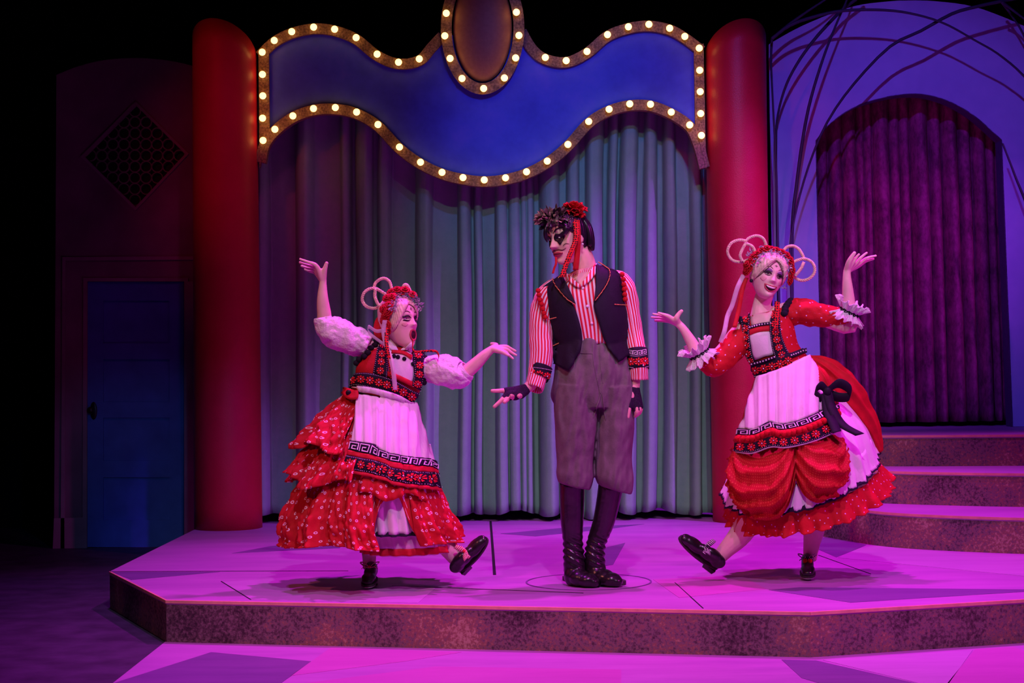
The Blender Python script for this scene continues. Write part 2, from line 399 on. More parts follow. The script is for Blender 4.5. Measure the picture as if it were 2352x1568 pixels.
# ------------------------------------------------------------------ marquee sign
z1 = lambda L, ox: [(ox + x / 3.564, y / 3.564) for x, y in L]
b_tl = z1([(79, 427), (178, 331), (321, 259), (500, 222), (672, 239), (848, 308), (1020, 443), (1195, 509), (1365, 482)], 580)
b_l = z1([(81, 609), (84, 784), (82, 967), (86, 1149)], 580)
b_bot = z1([(183, 1058), (330, 948), (499, 888), (678, 880), (852, 917), (1027, 1019), (1203, 1203), (1375, 1327), (1551, 1410), (1723, 1453), (1897, 1472), (2071, 1455), (2243, 1406)], 580)
b_bot += z1([(916, 1318), (1085, 1182), (1255, 994), (1422, 894), (1591, 850), (1761, 853), (1931, 917), (2082, 1022)], 1000)
b_r = z1([(2178, 1108), (2172, 929), (2168, 750), (2164, 575), (2160, 394)], 1000)
b_tr = z1([(900, 470), (1071, 496), (1241, 421), (1409, 283), (1580, 219), (1748, 199), (1918, 231), (2042, 298)], 1000)
b_ov = z1([(1586, 108), (1574, 293), (1617, 478), (1715, 642), (1892, 724), (2062, 638), (2154, 474), (2181, 290), (2160, 100)], 580)
MY = 11.27
mq = empty('marquee_sign', (P(1108, 300, MY).x, MY, PZ + 2.0), 'scalloped blue marquee sign edged with glowing round bulbs', 'sign')
sh = lambda L: [(x, y + 3.5) for x, y in L]
c_tl = cr([(596, 128)] + sh(b_tl)[1:] + [(990, 110), (1016, 82)], 60)
c_tr = cr([(1198, 72), (1222, 112)] + sh(b_tr) + [(1612, 116)], 60)
c_bot = cr([(598, 372), (607, 333)] + sh(b_bot) + [(1604, 330), (1619, 385)], 110)
plate('board', [(604, 122)] + [p for p in c_tl[4:]] + [p for p in c_tr[:-4]] + [(1608, 120), (1613, 318)] + c_bot[-6:5:-1] + [(604, 330)], MY + 0.03, 0.05, 'marquee_blue', mq)
def band_px(c, hw):
    up = []; dn = []
    for i, (x, y) in enumerate(c):
        a = c[max(i - 1, 0)]; b = c[min(i + 1, len(c) - 1)]
        tx, ty = b[0] - a[0], b[1] - a[1]; l = math.hypot(tx, ty) or 1
        up.append((x + ty / l * hw, y - tx / l * hw)); dn.append((x - ty / l * hw, y + tx / l * hw))
    return up + dn[::-1]
plate('border_strip', band_px(c_tl, 12), MY, 0.06, 'bronze_paint', mq)
plate('border_strip', band_px(c_tr, 12), MY + .001, 0.06, 'bronze_paint', mq)
plate('border_strip', band_px(c_bot, 12), MY + .002, 0.07, 'bronze_paint', mq)
plate('border_strip', [(593.5, 124), (617, 110), (619, 300), (606, 340), (596, 385)], MY - .001, 0.06, 'bronze_paint', mq)
plate('border_strip', [(1594, 108), (1616, 100), (1622, 388), (1608, 330), (1597, 300)], MY - .001, 0.06, 'bronze_paint', mq)
# oval medallion
ex, ey = 1108.5, 64
ell = lambda a, b, n=72: [(ex + a * math.cos(2 * PI * i / n), ey + b * math.sin(2 * PI * i / n)) for i in range(n)]
o_, i_ = ell(96, 153), ell(71, 127)
V = []; F = []; n = 72
for L, Y in ((o_, MY - .035), (i_, MY - .035), (i_, MY + .03), (o_, MY + .03)): V += [P(x, y, Y) for x, y in L]
for k in range(4):
    for i in range(n):
        j = (i + 1) % n; kk = (k + 1) % 4; F.append([k * n + i, k * n + j, kk * n + j, kk * n + i])
mesh_obj('medallion_ring', V, F, 'bronze_paint', mq, smooth=False)
cc = P(ex, ey, MY + .01)
sx = (P(ex + 68, ey, MY) - P(ex - 68, ey, MY)).length / 2; sz = (P(ex, ey + 124, MY) - P(ex, ey - 124, MY)).length / 2
ball('medallion_dome', cc, (sx, 0.07, sz), 'copper_paint', mq, nu=48, nv=32)
bulb0 = sock0 = None
for L, Y in ((b_tl, MY), (b_l, MY), (b_bot, MY), (b_r, MY), (b_tr, MY), (b_ov, MY - .035)):
    for x, y in L:
        p = P(x, y, Y - 0.038)
        if bulb0 is None:
            bulb0 = ball('bulb', (0, 0, 0), 0.0235, 'bulb_glass', None, nu=16, nv=10)
            V, F = tube_data([(0, 0.018, 0), (0, 0.036, 0)], 0.014, 12); sock0 = mesh_obj('socket', V, F, 'brass')
            bulb0.location = p; bulb0.parent = mq; bulb0.matrix_parent_inverse = Matrix.Translation(mq.location).inverted()
            sock0.parent = bulb0; bb = bulb0
        else:
            bb = copy_of(bulb0, 'bulb', mq, p)
            s2 = bpy.data.objects.new('socket', sock0.data); COL.objects.link(s2); s2.parent = bb
# ------------------------------------------------------------------ green house curtain
CUY = 11.64
crest = [(596, 615), (685, 719), (787, 803), (822, 856), (876, 899), (962, 991), (1057, 1078), (1094, 1104), (1142, 1164), (1170, 1190), (1198, 1204), (1211, 1219), (1240, 1277), (1303, 1327), (1350, 1384), (1403, 1414), (1428, 1460), (1483, 1506), (1528, 1548), (1588, 1606), (1640, 1660)]
def cdepth(x):
    """forward crests at the traced places, flat cloth set back between them"""
    d = 0.0
    for i, (a, b) in enumerate(crest):
        h = min(0.17, 0.07 + 0.0028 * (b - a)); m_ = (a + b) / 2; hw = (b - a) / 2 + 5
        s = (x - m_) / hw
        if -1.25 < s < 1.15:
            k = 1 - abs(s) ** 3.2 if abs(s) < 1 else 0
            d = min(d, -h * max(0, k))
    return d - 0.015 * math.sin(x * 0.09) - 0.01 * math.sin(x * 0.043 + 2)
bot_c = lambda x: 1183 + 6 * math.sin(x * .02) + 5 * math.sin(x * .057) - (x - 600) * .007
def curt(u, v):
    x = 588 + (1664 - 588) * u
    drift = 10 * math.sin(x * .011 + 1) * v
    dd = cdepth(x + 7 * noise.noise(Vector((x * .008, v * 2, 3))))
    dd *= 0.75 + 0.35 * v
    p = P(x + drift * 0.4, 215 + (bot_c(x) - 215) * v, CUY)
    hem = -0.006 * (1 if v > 0.945 else 0)
    return (p.x, CUY + dd + hem + .01 * noise.noise(Vector((x * .02, v * 5, 0))), p.z)
cu = grid('stage_curtain', curt, 540, 44, 'green_drape', thick=0.006)
tag(cu, 'tall pleated grey-green curtain hanging under the marquee', 'curtain')
# ------------------------------------------------------------------ arched flat, doorway and velvet on the right
AY = 11.85
zc = lambda L: [(1740 + x / 2.8, y / 2.8) for x, y in L]
outer = [(1766, 102)] + zc([(105, 265), (300, 160), (600, 45), (850, 8), (1000, 2)]) 
outer = cr(outer, 24); outer = outer + [(2 * 2097 - x, y - .02 * (2097 - x) * 0) for x, y in outer[-2::-1]]
inner = cr(zc([(375, 905), (460, 800), (620, 690), (800, 630), (960, 605), (1100, 612), (1250, 660), (1400, 750), (1570, 900)]), 30)
bl = G(1888, 984, 0.803); br = G(2325, 980, 0.803)
def toA(p): q = P(p[0], p[1], AY); return q
zb = 0.803
oL, oR = toA(outer[0]), toA(outer[-1])
iF = [toA(p) for p in inner]
xb0, xb1 = P(1888, 980, AY).x, P(2326, 980, AY).x
ring = [Vector((oL.x, AY, zb))] + [toA(p) for p in outer] + [Vector((oR.x, AY, zb)), Vector((xb1, AY, zb))] + iF[::-1] + [Vector((xb0, AY, zb))]
af = empty('arch_flat', ((oL.x + oR.x) / 2, AY, zb), 'violet arched scenery wall with a tall arched doorway', 'scenery wall')
prism('wall_panel', ring, [p + Vector((0, .03, 0)) for p in ring], 'arch_paint', af)
# reveal (jamb) inside the doorway
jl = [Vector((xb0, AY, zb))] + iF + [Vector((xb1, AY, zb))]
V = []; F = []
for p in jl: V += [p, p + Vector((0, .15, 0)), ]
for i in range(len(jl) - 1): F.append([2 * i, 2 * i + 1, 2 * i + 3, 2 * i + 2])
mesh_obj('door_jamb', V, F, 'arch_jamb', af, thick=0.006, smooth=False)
random.seed(3)
vc = [0]
while vc[-1] < 1: vc.append(vc[-1] + random.uniform(.035, .085))
def velv(u, v):
    i = max(k for k in range(len(vc) - 1) if vc[k] <= u + 1e-9); s = (u - vc[i]) / (vc[i + 1] - vc[i])
    amp = 1.35 * (vc[i + 1] - vc[i]) * 1.9
    X = xb0 - .12 + (xb1 - xb0 + .24) * u
    zt = 3.35
    lean = 0.05 * (v) * (u - .1)
    return (X + lean, AY + .42 - amp * (.6 + .4 * v) * abs(math.sin(PI * s)) ** .55 + .015 * noise.noise(Vector((u * 30, v * 4, 1))), zt + (zb + .03 - zt) * v)
tag(grid('velvet_curtain', velv, 300, 30, 'velvet', thick=0.006), 'crushed purple velvet curtain filling the arched doorway', 'curtain')
# ------------------------------------------------------------------ bent rods in front of the arch
rods = [([(1792, 985), (1790, 760), (1787, 600), (1783, 393), (1776, 250), (1771, 143), (1773, 89)], 11.48),
        ([(1773, 89), (1826, 46), (1894, 0), (1960, -45)], 11.52),
        ([(1773, 89), (1811, 60), (1861, 41), (1933, 25), (2026, 23), (2097, 32), (2169, 54), (2240, 93), (2294, 125), (2352, 175), (2420, 260)], 11.40),
        ([(1788, 985), (1787, 700), (1784, 500), (1783, 330), (1786, 268), (1804, 200), (1833, 143), (1872, 89), (1911, 46), (1940, 18), (1985, -15)], 11.60),
        ([(1822, 985), (1820, 700), (1820, 518), (1829, 429), (1843.6, 321), (1861, 232), (1890, 136), (1918.6, 61), (1945, 0), (1960, -40)], 11.48),
        ([(1826, 985), (1818, 700), (1815, 570), (1829, 482), (1858, 379), (1901, 279), (1961, 193), (2044, 107), (2115, 71), (2186, 32), (2240, 16), (2294, 4), (2352, -6), (2420, -10)], 11.44),
        ([(2302, 5), (2326, 39), (2352, 82), (2400, 190)], 11.54), ([(2302, 5), (2352, 43), (2410, 90)], 11.42),
        ([(2400, 975), (2395, 720), (2372, 520), (2330, 400), (2303, 330)], 11.50)]
rl = ['dark bent rod rising along the crimson column edge to a kink', 'short dark rod running up from the kinked rod at the column top', 'long dark rod arching along the top rim of the violet wall',
      'dark rod curving from the column foot over the wall shoulder', 'nearly straight dark rod slanting up between the other rods', 'long thick dark rod sweeping from the velvet doorway to the upper right corner',
      'steeper of two thin rods dropping at the upper right corner', 'flatter of two thin rods dropping at the upper right corner', 'dark rod at the right of the velvet doorway']
for (px, Y), lb in zip(rods, rl):
    n = 40; c = cr(px, n)
    o = tube('bent_rod', [P(x, y, Y + .03 * math.sin(i * .2)) for i, (x, y) in enumerate(c)], [0.0095 + .0025 * math.sin(i * .13 + px[0][0]) for i in range(n)], 'rod_paint', n=8)
    tag(o, lb, 'rod', 'bent rods in front of the violet arch')
# ------------------------------------------------------------------ left flat with door and lattice
LY = 12.0
zl = lambda L: [(60 + x / 2.528, 80 + y / 2.528) for x, y in L]
wf = empty('door_flat', (P(285, 1260, LY).x, LY, 0), 'dark arched scenery flat around the blue door', 'scenery wall')
top = cr([(129.5, 172), (180, 152), (240, 138), (311, 133), (380, 138), (442, 151), (480, 168)], 24)
dl, dr, dt, db = 200, 423, 646, 1257
out = [(124, 1265)] + top + [(480, 1262)]
f_ = [P(x, y, LY) for x, y in out]
f_[0].z = f_[-1].z = 0.002
# wall with door hole and diamond hole
dia = [(311, 236), (430, 353), (311, 480), (188.5, 359)]
hole = [P(dr, 1260, LY), P(dr, dt, LY), P(dl, dt, LY), P(dl, 1260, LY)]
hole[0].z = hole[3].z = 0.002
def wallpart(px): 
    q = [P(x, y, LY) if not isinstance(x, Vector) else x for x, y in px]
    return prism_data(q, [p + Vector((0, .03, 0)) for p in q])
mx = lambda a, b: [(p[0], p[1]) for p in top if a <= p[0] <= b]
parts = [wallpart([(124, 1264)] + [(129.5, 172)] + mx(130, 188.5) + [(188.5, 150), (188.5, 359), (188.5, 646), (200, 646), (200, 1264)]),
         wallpart([(188.5, 150)] + mx(188.6, 429.9) + [(430, 148), (430, 353), (311, 236), (188.5, 359)]),
         wallpart([(188.5, 359), (311, 480), (430, 353), (430, 646), (188.5, 646)]),
         wallpart([(430, 148)] + mx(430.1, 481) + [(480, 1263), (423, 1263), (423, 646), (430, 646)])]
V, F = joined(parts); mesh_obj('wall_panel', V, F, 'flat_paint', wf, smooth=False)
for px in ([(143, 590), (480, 588), (480, 596), (143, 598)], [(143, 598), (150, 598), (148, 1264), (139, 1264)], [(124, 1190), (195, 1188), (195, 1264), (121, 1265)],
           [(191, 640), (200, 646), (199, 1263), (189, 1263)], [(191, 638), (432, 638), (432, 646), (191, 646)], [(423, 646), (447, 646), (449, 1262), (423, 1262)]):
    plate('trim', px, LY - .015, .02, 'trim_paint', wf)
# diamond frame and lattice of rings
for k in range(4):
    a, b = dia[k], dia[(k + 1) % 4]; c = (309.9, 357)
    ins = lambda p, s: (c[0] + (p[0] - c[0]) * s, c[1] + (p[1] - c[1]) * s)
    plate('lattice_frame', [ins(a, 1.03), ins(b, 1.03), ins(b, .96), ins(a, .96)], LY - .012, .05, 'trim_paint', wf)
plate('lattice_back', [ins(p, .99) for p in dia], LY + .06, .01, 'grille_black', wf)
r0 = None
for gy in range(-5, 6):
    for gx in range(-5, 6):
        x, y = 309.9 + gx * 25.5, 357 + gy * 25.5
        if abs(gx * 25.5) / 120.5 + abs(gy * 25.5) / 121 < 0.93:
            q = P(x, y, LY + .02); r = 0.036
            if r0 is None:
                V = []; F = []
                for i in range(14):
                    t = 2 * PI * i / 14
                    for rr, yy in ((r, 0), (r + .008, 0), (r + .008, .012), (r, .012)): V.append((rr * math.cos(t), yy, rr * math.sin(t)))
                for i in range(14):
                    for k in range(4): F.append([4 * i + k, 4 * ((i + 1) % 14) + k, 4 * ((i + 1) % 14) + (k + 1) % 4, 4 * i + (k + 1) % 4])
                r0 = mesh_obj('lattice_ring', V, F, 'flat_paint', smooth=False); r0.location = q
                r0.parent = wf; r0.matrix_parent_inverse = Matrix.Translation(wf.location).inverted()
            else: copy_of(r0, 'lattice_ring', wf, q)
# door
DY = LY + .01
dq = P(dl, 1257, DY)
dr_o = empty('door_1', (P(311, 1257, DY).x, DY, 0.02), 'deep blue four-panel door in the dark flat', 'door'); dr_o['kind'] = 'structure'
xs = [dl + 1, 237, 389, dr - 1]; rows = [(690, 788), (825, 923), (959, 1058), (1096, 1194)]
for px in ([(xs[0], 647), (xs[1], 647), (xs[1], 1256), (xs[0], 1256)], [(xs[2], 647), (xs[3], 647), (xs[3], 1255), (xs[2], 1255)]):
    plate('stile', px, DY, .035, 'door_paint', dr_o)
yy = [647] + [v for r in rows for v in r] + [1256]
for i in range(0, len(yy), 2): plate('rail', [(xs[1], yy[i]), (xs[2], yy[i]), (xs[2], yy[i + 1]), (xs[1], yy[i + 1])], DY, .035, 'door_paint', dr_o)
for a, b in rows: plate('panel', [(xs[1], a), (xs[2], a), (xs[2], b), (xs[1], b)], DY + .018, .012, 'door_paint', dr_o)
q = P(215, 943, DY - .004)
ball('escutcheon', q, (.026, .008, .065), 'dark_metal', dr_o)
kn = ball('knob', P(208, 942, DY - .05), (.026, .022, .026), 'dark_metal', dr_o)
tube('knob_stem', [P(212, 943, DY), P(210, 942, DY - .04)], .01, 'dark_metal', kn)
# ------------------------------------------------------------------ costume materials
mat('skin', (0.80, 0.50, 0.40), 0.5, 0.05, 30, spec=0.35)
mat('skin_pale', (0.86, 0.60, 0.52), 0.5, 0.05, 30, spec=0.35)
mat('blonde_hair', (0.82, 0.66, 0.48), 0.45, 0.25, 60, spec=0.4)
mat('black_hair', (0.012, 0.008, 0.016), 0.3, spec=0.5)
mat('white_cloth', (0.85, 0.80, 0.82), 0.8, 0.04, bump=0.1, bscale=200)
mat('white_lace', (0.82, 0.76, 0.80), 0.85, 0.15, 150, bump=0.5, bscale=260)
mat('puff_cloth', (0.85, 0.80, 0.84), 0.75, 0.06, 60, bump=0.55, bscale=70)
mat('red_cloth', (0.52, 0.008, 0.014), 0.7, 0.15, 20, bump=0.15, bscale=150)
mat('red_strip', (0.62, 0.01, 0.03), 0.7, 0.1)
mat('pompom_red', (0.62, 0.010, 0.016), 0.9, 0.25, 150, bump=0.6, bscale=300)
mat('black_cloth', (0.010, 0.008, 0.018), 0.85, 0.2)
mat('navy_cloth', (0.010, 0.007, 0.020), 0.7, 0.15, 30, bump=0.1)
mat('black_lace', (0.02, 0.012, 0.035), 0.8, 0.5, 160, bump=0.6, bscale=250)
mat('flower_red', (0.80, 0.02, 0.03), 0.7)
mat('bead_white', (0.9, 0.85, 0.9), 0.4)
mat('silver_leaf', (0.42, 0.44, 0.47), 0.5, 0.5, 120)
mat('rose_red', (0.50, 0.006, 0.012), 0.65, 0.25, 60)
mat('gold_bead', (0.75, 0.36, 0.12), 0.35, 0.3, 200, metal=0.5)
mat('sheer_pink', (0.85, 0.55, 0.70), 0.7, alpha=0.5)
mat('sheer_white', (0.85, 0.72, 0.85), 0.5, alpha=0.42)
mat('breeches', (0.17, 0.16, 0.15), 0.85, 0.15, 25, bump=0.15)
mat('leather', (0.014, 0.010, 0.014), 0.28, 0.3, 40, bump=0.1, bscale=60, spec=0.6)
mat('sole', (0.05, 0.035, 0.04), 0.6)
mat('tap_metal', (0.7, 0.7, 0.72), 0.25, metal=0.8)
mat('lip', (0.50, 0.06, 0.10), 0.4)
mat('mouth_dark', (0.05, 0.006, 0.012), 0.5)
mat('tooth', (0.9, 0.86, 0.82), 0.3)
mat('eye_white', (0.85, 0.82, 0.84), 0.25)
mat('iris', (0.03, 0.02, 0.03), 0.2)
mat('makeup_black', (0.012, 0.006, 0.014), 0.4)
mat('makeup_violet', (0.30, 0.14, 0.36), 0.5)
mat('makeup_line', (0.14, 0.05, 0.06), 0.5)
mat('blush', (0.84, 0.44, 0.44), 0.5)
mat('feather', (0.10, 0.075, 0.06), 0.6, 0.6, 90)
mat('feather_pale', (0.42, 0.33, 0.22), 0.6, 0.4, 90)
def uv_stripe(name, ca, cb, period, duty=0.5, axis=0):
    m = mat(name, ca, 0.75); nt = m.node_tree; b = nt.nodes['Principled BSDF']
    uv = nt.nodes.new('ShaderNodeUVMap'); sp = nt.nodes.new('ShaderNodeSeparateXYZ'); nt.links.new(uv.outputs[0], sp.inputs[0])
    mu = nt.nodes.new('ShaderNodeMath'); mu.operation = 'MULTIPLY'; mu.inputs[1].default_value = 1 / period
    nt.links.new(sp.outputs[axis], mu.inputs[0])
    fr = nt.nodes.new('ShaderNodeMath'); fr.operation = 'FRACT'; nt.links.new(mu.outputs[0], fr.inputs[0])
    gt = nt.nodes.new('ShaderNodeMath'); gt.operation = 'GREATER_THAN'; gt.inputs[1].default_value = duty; nt.links.new(fr.outputs[0], gt.inputs[0])
    mx = nt.nodes.new('ShaderNodeMix'); mx.data_type = 'RGBA'; mx.inputs[6].default_value = (*ca, 1); mx.inputs[7].default_value = (*cb, 1)
    nt.links.new(gt.outputs[0], mx.inputs[0]); nt.links.new(mx.outputs[2], b.inputs['Base Color'])
    return m
uv_stripe('shirt_stripe', (0.72, 0.015, 0.04), (0.86, 0.78, 0.78), 0.0165)
uv_stripe('bow_stripe', (0.02, 0.015, 0.03), (0.85, 0.8, 0.85), 0.008, axis=1)
uv_stripe('bow_stripe_red', (0.7, 0.02, 0.05), (0.85, 0.7, 0.75), 0.008, axis=1)
def uv_dots(name, base, dot, cell, r0, r1, rnd=0.75):
    m = mat(name, base, 0.75, bump=0.12); nt = m.node_tree; b = nt.nodes['Principled BSDF']
    uv = nt.nodes.new('ShaderNodeUVMap'); v = nt.nodes.new('ShaderNodeTexVoronoi'); v.voronoi_dimensions = '2D'
    v.inputs['Scale'].default_value = 1 / cell; v.inputs['Randomness'].default_value = rnd
    nt.links.new(uv.outputs[0], v.inputs['Vector'])
    r = nt.nodes.new('ShaderNodeValToRGB'); r.color_ramp.interpolation = 'CONSTANT'; e = r.color_ramp.elements
    e[0].position = 0; e[0].color = (*(Vector(base) * 1.0), 1); e[1].position = r0; e[1].color = (*dot, 1)
    x = e.new(r1); x.color = (*base, 1)
    nt.links.new(v.outputs['Distance'], r.inputs['Fac']); nt.links.new(r.outputs['Color'], b.inputs['Base Color'])
    return m
uv_dots('red_print', (0.54, 0.008, 0.016), (0.85, 0.62, 0.68), 0.042, 0.075, 0.17)
uv_dots('red_gold', (0.46, 0.007, 0.010), (0.60, 0.09, 0.03), 0.012, 0.0, 0.20, 0.1)
uv_dots('red_sequin', (0.54, 0.008, 0.014), (0.75, 0.45, 0.75), 0.04, 0.0, 0.075, 0.8)
uv_dots('ribbon_dots', (0.78, 0.015, 0.02), (0.02, 0.01, 0.015), 0.012, 0.0, 0.33, 0.4)
# ------------------------------------------------------------------ figure helpers
PXM = 8.2 / FPX
def remesh(parts, voxel, smooth=3, deform=None):
    V, F = joined(parts)
    me = bpy.data.meshes.new('tmp'); me.from_pydata([tuple(v) for v in V], [], F)
    b = bmesh.new(); b.from_mesh(me)
    bmesh.ops.recalc_face_normals(b, faces=b.faces); b.to_mesh(me); b.free()
    o = bpy.data.objects.new('tmp', me); COL.objects.link(o)
    r = o.modifiers.new('r', 'REMESH'); r.mode = 'VOXEL'; r.voxel_size = voxel
    if smooth:
        s = o.modifiers.new('s', 'SMOOTH'); s.factor = 0.5; s.iterations = smooth
    dg = bpy.context.evaluated_depsgraph_get()
    m2 = bpy.data.meshes.new_from_object(o.evaluated_get(dg), depsgraph=dg)
    bpy.data.objects.remove(o); bpy.data.meshes.remove(me)
    if deform:
        for v in m2.vertices: v.co = deform(v.co)
    return m2
def remesh_obj(name, parts, voxel, m, parent, smooth=3, deform=None, tgt=None):
    me = remesh(parts, voxel, smooth, deform); me.name = name
    me.materials.clear(); me.materials.append(M(m)); me.polygons.foreach_set('use_smooth', [True] * len(me.polygons))
    o = bpy.data.objects.new(name, me); COL.objects.link(o); attach(o, parent)
    if tgt is not None:
        n0 = len(tgt.V); tgt.V += [v.co.copy() for v in me.vertices]; tgt.F += [[i + n0 for i in p.vertices] for p in me.polygons]; tgt.b = None
    return o
class Loft:
    """rings given by their left and right ends in the photograph, a half depth in metres and a depth offset"""
    def __init__(s, Y0, rings, mod=None):
        s.c = []; s.a = []; s.d = []
        s.t = []
        for (lx, ly, rx, ry, dep, dy, *dr) in rings:
            s.t.append((dr[0] if dr else 0.0,))
            l, r = P(lx, ly, Y0 + dy), P(rx, ry, Y0 + dy)
            s.c.append(tuple((l + r) / 2)); s.a.append(tuple((r - l) / 2)); s.d.append((dep,))
        s.n = len(rings); s.mod = mod
    def _at(s, L, v):
        v = max(0.0, min(1.0, v)); t = v * (s.n - 1); k = min(int(t), s.n - 2); f = t - k
        p = [np.array(L[max(0, min(s.n - 1, k + j))]) for j in (-1, 0, 1, 2)]
        return 0.5 * (2 * p[1] + (p[2] - p[0]) * f + (2 * p[0] - 5 * p[1] + 4 * p[2] - p[3]) * f * f + (3 * p[1] - p[0] - 3 * p[2] + p[3]) * f ** 3)
    def S(s, th, v, off=0.0):
        c, a, d = Vector(s._at(s.c, v)), Vector(s._at(s.a, v)), float(s._at(s.d, v)[0])
        k = 1.0 + (s.mod(th, v) if s.mod else 0)
        ct, st = math.cos(th), math.sin(th)
        dirn = a * ct + Vector((0, -d, -float(s._at(s.t, v)[0]))) * st
        return c + dirn * k + dirn.normalized() * off
    def obj(s, name, m, parent, nu=72, nv=40, thick=0.003, tgt=None, v0=0, v1=1, off=0.0):
        return grid(name, lambda u, v: s.S(2 * PI * u, v0 + (v1 - v0) * v, off), nu, nv, m, parent, True, thick, tgt)
    def solid(s, nu=28, nv=14, off=0.0):
        V, F, uv = grid_mesh(lambda u, v: s.S(2 * PI * u, v, off), nu, nv, True)
        F.append(list(range(nu))); F.append([(nv - 1) * nu + i for i in range(nu)][::-1])
        return V, F
    def tier(s, name, m, parent, th0, th1, v0, v1, flare=0.04, waves=14, amp=0.02, nu=120, nv=14, hem=None, thick=0.003, tgt=None, base=0.006, pw=1.6, seed=0, gath=0.0, gn=70, crumple=0.0):
        a, b = math.radians(th0), math.radians(th1)
        def f(u, v):
            th = a + (b - a) * u
            vv = v0 + (v1 - v0) * v
            if hem: vv = v0 + (hem(math.degrees(th)) - v0) * v
            w = amp * (v ** pw) * (math.sin(waves * th + seed) + 0.5 * math.sin(2.3 * waves * th + 1 + seed) + 0.8 * noise.noise(Vector((th * 3, v * 2, seed))))
            if gath: w += gath * min(1, v * 1.6) * math.sin(gn * th + 2.5 * noise.noise(Vector((th * 4, v * 3, seed + 9))))
            if crumple: w += crumple * min(1, v * 2) * (noise.noise(Vector((th * 14, vv * 16, seed))) + .6 * noise.noise(Vector((th * 30, vv * 34, seed))))
            p = s.S(th, min(vv, 1.0), base + flare * v ** 1.3 + w)
            if vv > 1: p.z -= (vv - 1) * 0.3
            return p
        return grid(name, f, nu, nv, m, parent, False, thick, tgt)
def band(name, top, bot, tgt, off, m, parent, nu=40, nv=5, thick=0.004, wav=0.0, wf=0.2, also=None):
    """cloth laid on a surface between two traced edges"""
    T, B = arc(top, nu), arc(bot, nu)
    def f(u, v):
        i = u * (nu - 1); k = min(int(i), nu - 2); g = i - k
        t = [T[k][j] + (T[k + 1][j] - T[k][j]) * g for j in (0, 1)]; b = [B[k][j] + (B[k + 1][j] - B[k][j]) * g for j in (0, 1)]
        x, y = t[0] + (b[0] - t[0]) * v, t[1] + (b[1] - t[1]) * v
        return tgt.hit(x, y, off + wav * (math.sin(x * wf) + .5 * math.sin(x * wf * 2.3 + 1)) * (0.3 + v))
    return grid(name, f, nu, nv, m, parent, False, thick, also)
def blob(name, pts, tgt, off, m, parent, n=32, rings=4, thick=0.002, smooth=True, edge=None):
    """patch with a traced outline laid on a surface"""
    c = cr(pts, n, True) if len(pts) > 4 or True else pts
    cx = sum(p[0] for p in c) / n; cy = sum(p[1] for p in c) / n
    V = [tgt.hit(cx, cy, off)]; F = []
    for k in range(1, rings + 1):
        for x, y in c:
            s = k / rings; V.append(tgt.hit(cx + (x - cx) * s, cy + (y - cy) * s, off if (k < rings or edge is None) else edge))
    for i in range(n):
        j = (i + 1) % n; F.append([0, 1 + i, 1 + j])
        for k in range(rings - 1):
            a = 1 + k * n; F.append([a + i, a + n + i, a + n + j, a + j])
    uvb = [(cx * PXM, cy * PXM)] + [((cx + (x - cx) * k / rings) * PXM, (cy + (y - cy) * k / rings) * PXM) for k in range(1, rings + 1) for x, y in c]
    return mesh_obj(name, V, F, m, parent, uvb, thick=thick)
def cord(name, pts, tgt, off, r, m, parent, n=24, taper=False, seg=6):
    c = cr(pts, n)
    return tube(name, [tgt.hit(x, y, off) for x, y in c], [r * (math.sin(PI * (i + .7) / (n + .4)) ** .6 if taper else 1) for i in range(n)], m, parent, seg)
def flowers(name, centres, r, tgt, off, parent, stretch=None):
    """red eight-petalled flowers with a white bead, and one mesh for each kind"""
    pe = []; be = []
    for (x, y) in centres:
        rot = random.random()
        for k in range(8):
            a = 2 * PI * (k + rot * .3) / 8
            ring = []
            for rr, da in ((.24, 0), (.62, -.27), (1.0, -.2), (1.0, .2), (.62, .27)):
                ring.append(tgt.hit(x + r * rr * math.cos(a + da), y + r * rr * math.sin(a + da), off))
            pe.append((ring, [[0, 1, 2, 3, 4]]))
        be.append(ball_data(tgt.hit(x, y, off + .002), r * PXM * 0.2, nu=8, nv=6))
    V, F = joined(pe); o = mesh_obj(name, V, F, 'flower_red', parent, thick=0.002, smooth=False); o['kind'] = 'stuff'
    V, F = joined(be); o = mesh_obj('bead', V, F, 'bead_white', parent); o['kind'] = 'stuff'
def beads(name, pts, n, r, tgt, off, m, parent):
    V, F = joined([ball_data(tgt.hit(x, y, off), r, nu=6, nv=4) for x, y in cr(pts, n)])
    o = mesh_obj(name, V, F, m, parent); o['kind'] = 'stuff'
def greek_key(top, bot, n, tgt, off, m, parent, name='key_pattern'):
    """square meander worked along a band"""
    T, B = arc(top, 200), arc(bot, 200); pr = []
    def pt(u, v):
        i = max(0, min(198.99, u * 199)); k = int(i); g = i - k
        t = [T[k][j] + (T[k + 1][j] - T[k][j]) * g for j in (0, 1)]; b = [B[k][j] + (B[k + 1][j] - B[k][j]) * g for j in (0, 1)]
        return tgt.hit(t[0] + (b[0] - t[0]) * v, t[1] + (b[1] - t[1]) * v, off)
    w = 0.055
    segs = [(.08, .2, .08, .85), (.08, .2, .88, .2), (.88, .2, .88, .8), (.38, .8, .88, .8), (.38, .48, .38, .8), (.38, .48, .64, .48)]
    for k in range(n):
        for (x0, y0, x1, y1) in segs:
            a, b, c, d = (min(x0, x1) - w * .8, min(y0, y1) - w * .8, max(x0, x1) + w * .8, max(y0, y1) + w * .8)
            pr.append(([pt((k + a) / n, b), pt((k + c) / n, b), pt((k + c) / n, d), pt((k + a) / n, d)], [[0, 1, 2, 3]]))
    V, F = joined(pr); o = mesh_obj(name, V, F, m, parent, thick=0.001, smooth=False); o['kind'] = 'stuff'
